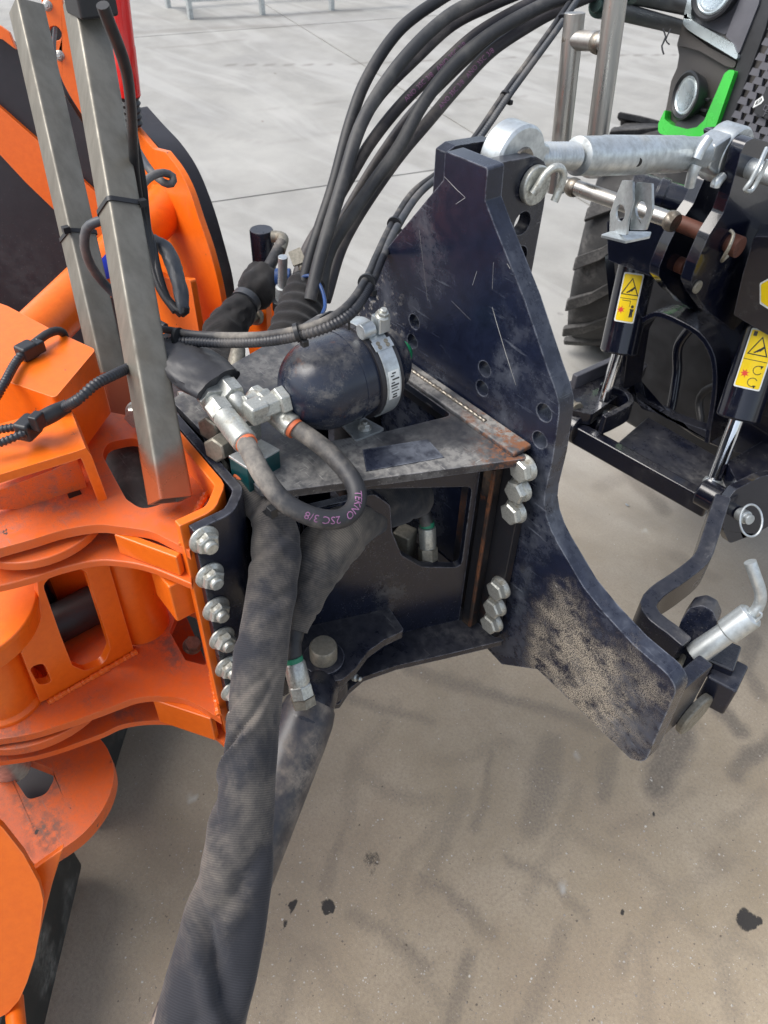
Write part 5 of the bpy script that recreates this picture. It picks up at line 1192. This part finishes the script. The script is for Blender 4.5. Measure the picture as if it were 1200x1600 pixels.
# cranked arm, hook and quick coupler
ca = thing('cranked_arm', 'navy cranked flat-bar lower link arm ending in a hook at the headstock pin', 'link arm', (.4, .25, .72))
AP_ = [Zp(*q) for q in [(1132, 770, .83), (1122, 800, .82), (1110, 838, .81), (1096, 872, .80), (1060, 902, .795), (1030, 922, .79), (1014, 942, .785), (1022, 962, .785), (1048, 982, .782), (1072, 1002, .78)]]
MB().strip([p + V((0, 0, -.03)) for p in resample(AP_, None, .012)[0]], .062, .026, UP).build('bar', M['navy'], ca, .003)
hx = thing('quick_hook', 'navy quick-coupler hook block with galvanised cranked lever on the right lower hitch pin', 'hook', tuple(Dp(1090, 1040, 1.2)))
hn = V((.3, -.9, .3)).normalized(); hx0 = Dp(1085, 1010, 1.19)
platep('hook', [(1042, 1040), (1054, 1000), (1065, 968), (1078, 950), (1097, 946), (1114, 955), (1121, 972), (1112, 1010), (1096, 1056), (1078, 1050)], hx0, hn, -.04, M['navy'], hx, r=.008, bevel=.004)
MB().box(tuple(Dp(1122, 1030, 1.2)), (.05, .055, .04), Matrix.Rotation(rad(20), 3, 'Z')).build('jaw', M['gloss_navy'], hx, .004)
MB().box(tuple(Dp(1128, 1068, 1.2)), (.045, .06, .065), Matrix.Rotation(rad(15), 3, 'Z')).build('jaw_block', M['navy'], hx, .004)
l0, l1 = Dp(1102, 1012, 1.16), Dp(1178, 958, 1.12); ld = (l1 - l0).normalized(); Ll = (l1 - l0).length
MB().lathe(l0 - ld * .02, ld, [(0, .0185), (.02 + Ll * .45, .0165), (.021 + Ll * .45, .020), (.02 + Ll * .93, .020), (.02 + Ll * .98, .016)], 28).build('lever_sleeve', M['galv'], hx, .001)
MB().tube([l0 + ld * Ll * .9] + D3([(1180, 955, 1.115), (1187, 943, 1.11), (1188, 925, 1.1), (1180, 900, 1.09), (1172, 878, 1.085)]), .0085, seg=18, step=.005).build('lever', M['galv'], hx)
tube('spring_wire', D3([(1145, 995, 1.13), (1165, 985, 1.12), (1190, 963, 1.1), (1186, 957, 1.1)]), .0018, M['galv'], hx, seg=8)
MB().lathe(Dp(1062, 1036, 1.19), hn, [(-.02, .006), (.008, .006), (.012, .004)], 14).build('stud', M['oldbolt'], hx)

# ------------------------------------------------------------------ bare steel tube stand
sf = thing('tube_stand', 'bare welded steel tube hose stand fixed to the tractor lug plates', 'stand', tuple(Yp(900, 295, .6)))
yq = .6
def st_tube(a, b, r, name='tube'):
    a = Yp(*a, yq); b = Yp(*b, yq); return MB().lathe(a, b - a, [(0, r), ((b - a).length, r)], 28).build(name, M['steel'], sf, .001)
st_tube((898, 20), (868, 300), .0185); st_tube((974, -90), (925, 275), .0195); st_tube((893, 62), (946, 66), .0165, 'rung'); st_tube((885, 288), (1054, 346), .0145, 'foot_tube')
for a in ((893, 60), (935, 66), (896, 292), (1050, 345)):
    MB().lathe(Yp(*a, yq) - V((.009, 0, 0)), (1, 0, -.1), [(0, .0165), (.004, .0182), (.010, .0187), (.014, .0182), (.018, .0165)], 20).build('weld', M['weld'], sf)
# quick couplings and hoses entering from the right at the top
for i, (a, b, r, lab) in enumerate((((930, 8, 1.55), (1110, 55, 2.35), .021, 'lower dark green coupled hose running behind the hood'), ((960, -14, 1.6), (1120, 24, 2.35), .021, 'upper dark green coupled hose running behind the hood'))):
    A_, B_ = Dp(*a), Dp(*b); dd = (B_ - A_).normalized(); L = (B_ - A_).length
    ch_ = thing('coupled_hose', lab, 'hose', tuple(A_), 'coupled hoses beside the hood')
    MB().lathe(A_, dd, [(0, r * .6), (.02, r * .6), (.021, r * 1.05), (.045, r * 1.05), (.046, r * .8), (.06, r * .8), (.061, r), (.11, r), (.112, r * .85)], 24).build('coupling', M['greenhose'], ch_, .001)
    MB().lathe(A_ + dd * .11, dd, [(0, r * .85), (L - .1, r * .85)], 20).build('hose_body', M['hose'], ch_)
    for k in range(3): pass
tw = D3([(1035, 45, 1.6), (1040, 58, 1.6), (1034, 72, 1.6), (1037, 85, 1.6)])
tag(MB().tube(tw, .0018, seg=6).tube(D3([(1048, 46, 1.6), (1040, 62, 1.6), (1046, 70, 1.6)]), .0015, seg=6).build('loose_straps', M['cable']), 'frayed dark straps dangling below the coupled hoses', 'straps')

# ------------------------------------------------------------------ tractor nose and wheel
tk = thing('tractor', 'dark tractor nose with bright green bumper edge, round headlights and block grille', 'tractor', (0, 1.4, 0))
HN = V((.0, -.97, .22)).normalized(); H0 = Dp(1100, 150, 1.95)
q6 = lambda l: [(1000 + x / 6, y / 6) for x, y in l]
platep('hood', q6([(480, -150), (430, 60), (395, 230), (345, 420), (365, 520), (345, 640), (290, 760), (255, 960), (225, 1110), (200, 1240), (400, 1300), (560, 1320), (640, 1290), (1600, 1290), (1600, -150)]), H0, HN, -.5, M['charcoal'], tk, r=.012, bevel=.006)
platep('cheek_panel', q6([(390, 250), (345, 430), (420, 440), (560, 480), (800, 620), (880, 640), (905, 580), (640, 440)]), H0 + HN * .012, HN, -.03, M['charcoal'], tk, r=.006, bevel=.004)
platep('silver_trim', q6([(455, -60), (410, 140), (400, 225), (440, 275), (530, 335), (905, 560), (917, 520), (870, 410), (560, 235), (480, 185), (475, 110), (520, -60)]), H0 + HN * .024, HN, -.03, M['silver'], tk, r=.008, bevel=.003)
platep('lamp_housing', q6([(520, -60), (475, 110), (485, 185), (560, 232), (800, 330), (960, 0), (980, -60)]), H0 + HN * .004, HN, -.02, M['charcoal_light'], tk, r=.006, bevel=.003)
platep('pillar', q6([(960, -60), (800, 340), (880, 420), (920, 520), (960, 420), (1110, 40), (1130, -60)]), H0 + HN * .018, HN, -.02, M['charcoal_light'], tk, r=.006, bevel=.003)
platep('green_bumper', q6([(240, 1010), (170, 1160), (168, 1230), (190, 1255), (380, 1318), (560, 1335), (700, 1210), (892, 660), (835, 655), (790, 690), (600, 1130), (530, 1195), (440, 1212), (300, 1175), (228, 1118)]), H0 + HN * .03, HN, -.06, M['green'], tk, r=.007, bevel=.004)
def lamp(u, v, ax, r, parent, flatter=1.0):
    c = Pl(u, v, H0 + HN * .02, HN)
    bz = MB().lathe(c - V(ax) * .02, ax, [(0, r * 1.0), (.028, r * 1.22), (.034, r * 1.22), (.036, r * 1.12), (.03, r)], 48).build('headlight', M['plastic'], parent)
    MB().lathe(c + V(ax) * .002, ax, [(-.03, 0), (-.029, r * .3), (-.022, r * .58), (-.010, r * .82), (.006, r * .97)], 11, ph=.4).build('reflector', M['reflector'], bz, 0, 2)
    MB().lathe(c - V(ax) * .026, ax, [(0, r * .16), (.02, r * .16), (.026, r * .1), (.027, 0)], 14).build('bulb', M['plastic'], bz)
    MB().lathe(c + V(ax) * .002, ax, [(.004, r * .96), (.0085, r * .97), (.011, r * .9), (.0085, r * .84)], 40).build('lamp_ring', M['silver'], bz)
    MB().lathe(c + V(ax) * .002, ax, [(.006, r * .9), (.011, r * .6), (.0125, 0)], 40).build('lens', M['glass'], bz)
lamp(1077, 150, V((-.42, -.9, .1)).normalized(), .046, tk)
lamp(1120, -12, V((-.1, -.95, .2)).normalized(), .05, tk)
for (u, v) in ((1104, 155), (1100, 172)): MB().box(tuple(Pl(u, v, H0 + HN * .02, HN)), (.02, .012, .006)).build('lamp_tab', M['plastic'], tk, .001)
G0 = H0 + HN * .012
platep('grille_frame', q6([(1130, -60), (960, 430), (890, 640), (700, 1210), (640, 1290), (800, 1300), (840, 1190), (1180, 260), (1260, -60)]), G0, HN, -.03, M['plastic'], tk, bevel=.003)
bkm = MB(); bkm.prism([[V((-.0125, -.0075, 0)), V((.0125, -.0075, 0)), V((.0095, .0075, 0)), V((-.0095, .0075, 0))]], (0, 0, .012)); bkm = bkm.mesh('grille_block', M['charcoal_light'])
gu, gw = basis(HN); gr = Matrix((gu, gw, HN)).transposed().to_4x4()
if (gw.z < 0): gr = Matrix((-gu, -gw, HN)).transposed().to_4x4()
for row in range(26):
    for k in range(9):
        c0_ = Pl(1142, 212, G0, HN); gx = V(gr.col[0][:3]); gy = V(gr.col[1][:3])
        off = (.0 if row % 2 else .0165)
        p = c0_ + gx * (off + k * .033) + gy * (row * .0155)
        r_ = p - CP; z_ = r_.dot(CF); uu = 600 + 1200 * r_.dot(CR) / z_; vv = 800 + 1200 * r_.dot(CD) / z_
        if vv < -25 or uu > 1225 or vv > 222 or uu < 1138 + (212 - vv) * .335 + 2: continue
        inst('grille_block', bkm, Matrix.Translation(p) @ gr, tk)
platep('badge_plate', q6([(1060, 1060), (1150, 900), (1220, 760), (1330, 760), (1330, 1130), (1180, 1110)]), G0 + HN * .022, HN, -.012, M['plastic'], tk, r=.004, bevel=.002)
platep('badge', q6([(1055, 1015), (1080, 950), (1148, 900), (1160, 940), (1130, 975)]), G0 + HN * .0235, HN, -.0015, M['white'], tk, bevel=0)
platep('badge_inner', q6([(1078, 985), (1092, 952), (1136, 918), (1142, 938), (1116, 962)]), G0 + HN * .0245, HN, -.0009, M['black'], tk, bevel=0)
for a in ([(1100, 968), (1112, 935), (1118, 935), (1108, 966)], [(1118, 955), (1126, 928), (1132, 926), (1124, 952)]): platep('badge_mark', q6(a), G0 + HN * .0252, HN, -.0006, M['white'], tk, bevel=0)
def flat_text(s, u, v, size, p, n, mat, parent, ang=0):
    cu = bpy.data.curves.new('txt', 'FONT'); cu.body = s; cu.size = size; cu.extrude = .0006
    o = bpy.data.objects.new('txt', cu); COL.objects.link(o); me = bpy.data.meshes.new_from_object(o.evaluated_get(bpy.context.evaluated_depsgraph_get())); bpy.data.objects.remove(o)
    me.materials.clear(); me.materials.append(mat); c = Pl(u, v, p, n)
    return inst('badge_letters', me, Matrix.Translation(c) @ gr @ Matrix.Rotation(ang, 4, 'Z'), parent)
flat_text('D', 1191, 172, .018, G0 + HN * .0235, HN, M['charcoal_light'], tk); flat_text('F', 1192, 181, .016, G0 + HN * .0235, HN, M['charcoal_light'], tk)
MB().lathe(Dp(1085, 222, 2.0), V((0, -.9, .3)), [(0, .06), (.03, .06)], 24).build('bumper_mount', M['plastic'], tk)
MB().lathe(Dp(1025, 305, 1.75), V((.8, .4, -.1)), [(-.06, .036), (.0, .036), (.001, .040), (.02, .040), (.021, .036), (.1, .036)], 28).build('pto_guard', GN, tk, .002)
# wheel
wa = V((.86, .51, 0)).normalized()               # the wheel is steered: its axle points this way
wf_ = V((.51, -.86, 0)).normalized()
RW, WW = .43, .34
wh = V((-.86, 1.52, RW)) + wa * (WW / 2 - .05) - wf_ * RW
wheel = bpy.data.objects.new('wheel', None); link(wheel, tk, Matrix.Translation(wh))
prof = [(-WW / 2 + .02, RW * .6), (-WW / 2, RW * .78), (-WW / 2 + .012, RW * .90), (-WW / 2 + .035, RW * .945), (0, RW * .965), (WW / 2 - .035, RW * .945), (WW / 2 - .012, RW * .90), (WW / 2, RW * .78), (WW / 2 - .02, RW * .6)]
ty = MB().lathe(wh, wa, prof, 72).build('tyre', M['tyre'], wheel)
lugm = MB(); lugm.prism([[V((-.01, .0, -.004)), V((WW * .25, -.085, -.004)), V((WW * .49, -.135, -.006)), V((WW * .49, -.085, -.006)), V((WW * .25, -.04, -.004)), V((.0, .04, -.004))]], (0, 0, .024)); lme = lugm.mesh('tread_lug', M['tyre'])
wR = Matrix((wa, UP.cross(wa), UP)).transposed().to_4x4()
for k in range(16):
    for sgn in (1, -1):
        a = 2 * math.pi * (k + (.5 if sgn > 0 else 0)) / 16
        Mx = Matrix.Translation(wh) @ wR @ Matrix.Rotation(a, 4, 'X') @ Matrix.Translation((0, 0, RW * .94)) @ (Matrix.Scale(-1, 4, (1, 0, 0)) if sgn < 0 else Matrix())
        inst('tread_lug', lme, Mx, ty, .005)
MB().lathe(wh, wa, [(-.1, 0), (-.1, RW * .3), (-.17, RW * .56), (-.17, RW * .61), (.17, RW * .61), (.17, RW * .56), (.1, RW * .3), (.1, 0)], 48).build('rim', M['charcoal'], wheel)

# ------------------------------------------------------------------ background rack
rk = thing('galvanised_rack', 'low galvanised steel rack standing far off at the top of the yard', 'rack', tuple(Zp(410, 23, 0)))
hR = .2
L1, L2, L3, L4 = Zp(298, 30, 0), Zp(410, 23, 0), Zp(518, 16, 0), Zp(263, 12, 0)
for p in (L1, L2, L3, L4): MB().box(p + V((0, 0, .35)), (.045, .045, .7)).build('leg', M['galv'], rk)
def bar(a, b, z, w=.05): return MB().strip([a + V((0, 0, z)), b + V((0, 0, z))], w, .04, UP).build('rail', M['galv'], rk)
bar(L1, L3 + (L3 - L1) * .5, .17); bar(L4, L1, .17); bar(L1, L3 + (L3 - L1) * .5, .7); bar(L4, L1, .7); bar(L4, L4 + (L3 - L1) * 1.5, .17)

# little litter on the concrete
for i, (u, v, c, lab) in enumerate(((430, 115, 'rust_pin', 'small brown leaf lying on the far concrete below the rack'), (410, 190, 'rust_pin', 'small brown leaf on pale concrete left of the hose bundle'), (980, 790, 'galv', 'tiny pale flake on the concrete below the linkage'))):
    p = Zp(u, v, .003); r = .008 if i < 2 else .006
    tag(MB().prism([[p + V((math.cos(a) * r * (1 + .4 * random.random()), math.sin(a) * r * .6, random.uniform(0, .003))) for a in [k * math.pi / 4 for k in range(8)]]], (0, 0, .001)).build('litter', M[c]), lab, 'litter', 'litter on the concrete')

gm = MB(); rg = random.Random(3)
for k in range(2600):
    u, v = rg.uniform(180, 1200), 640 + 960 * math.sqrt(rg.random()); p = Zp(u, v, .0)
    if (p - Zp(1170, 1437, 0)).length < .04: continue
    r = rg.choice((.0009, .0011, .0014, .0018, .0026 if rg.random() < .25 else .0012))
    a0 = rg.random() * 6; b = len(gm.v)
    for q in range(5): gm.v.append(p + V((math.cos(a0 + q * 1.257) * r * rg.uniform(.7, 1.3), math.sin(a0 + q * 1.257) * r * rg.uniform(.7, 1.3), .0002)))
    gm.v.append(p + V((0, 0, r * rg.uniform(.5, 1))))
    for q in range(5): gm.f.append([b + q, b + (q + 1) % 5, b + 5])
tgr = NT('grit_stone'); tgr.set(Base_Color=tgr.mix(tgr.ramp(tgr.noise(37, 1, .5), .35, .65), (.16, .13, .1), (.55, .52, .47)), Roughness=.8)
tag(gm.build('grit', tgr.m), 'fine loose grit scattered over the tan concrete', 'grit', kind='stuff')
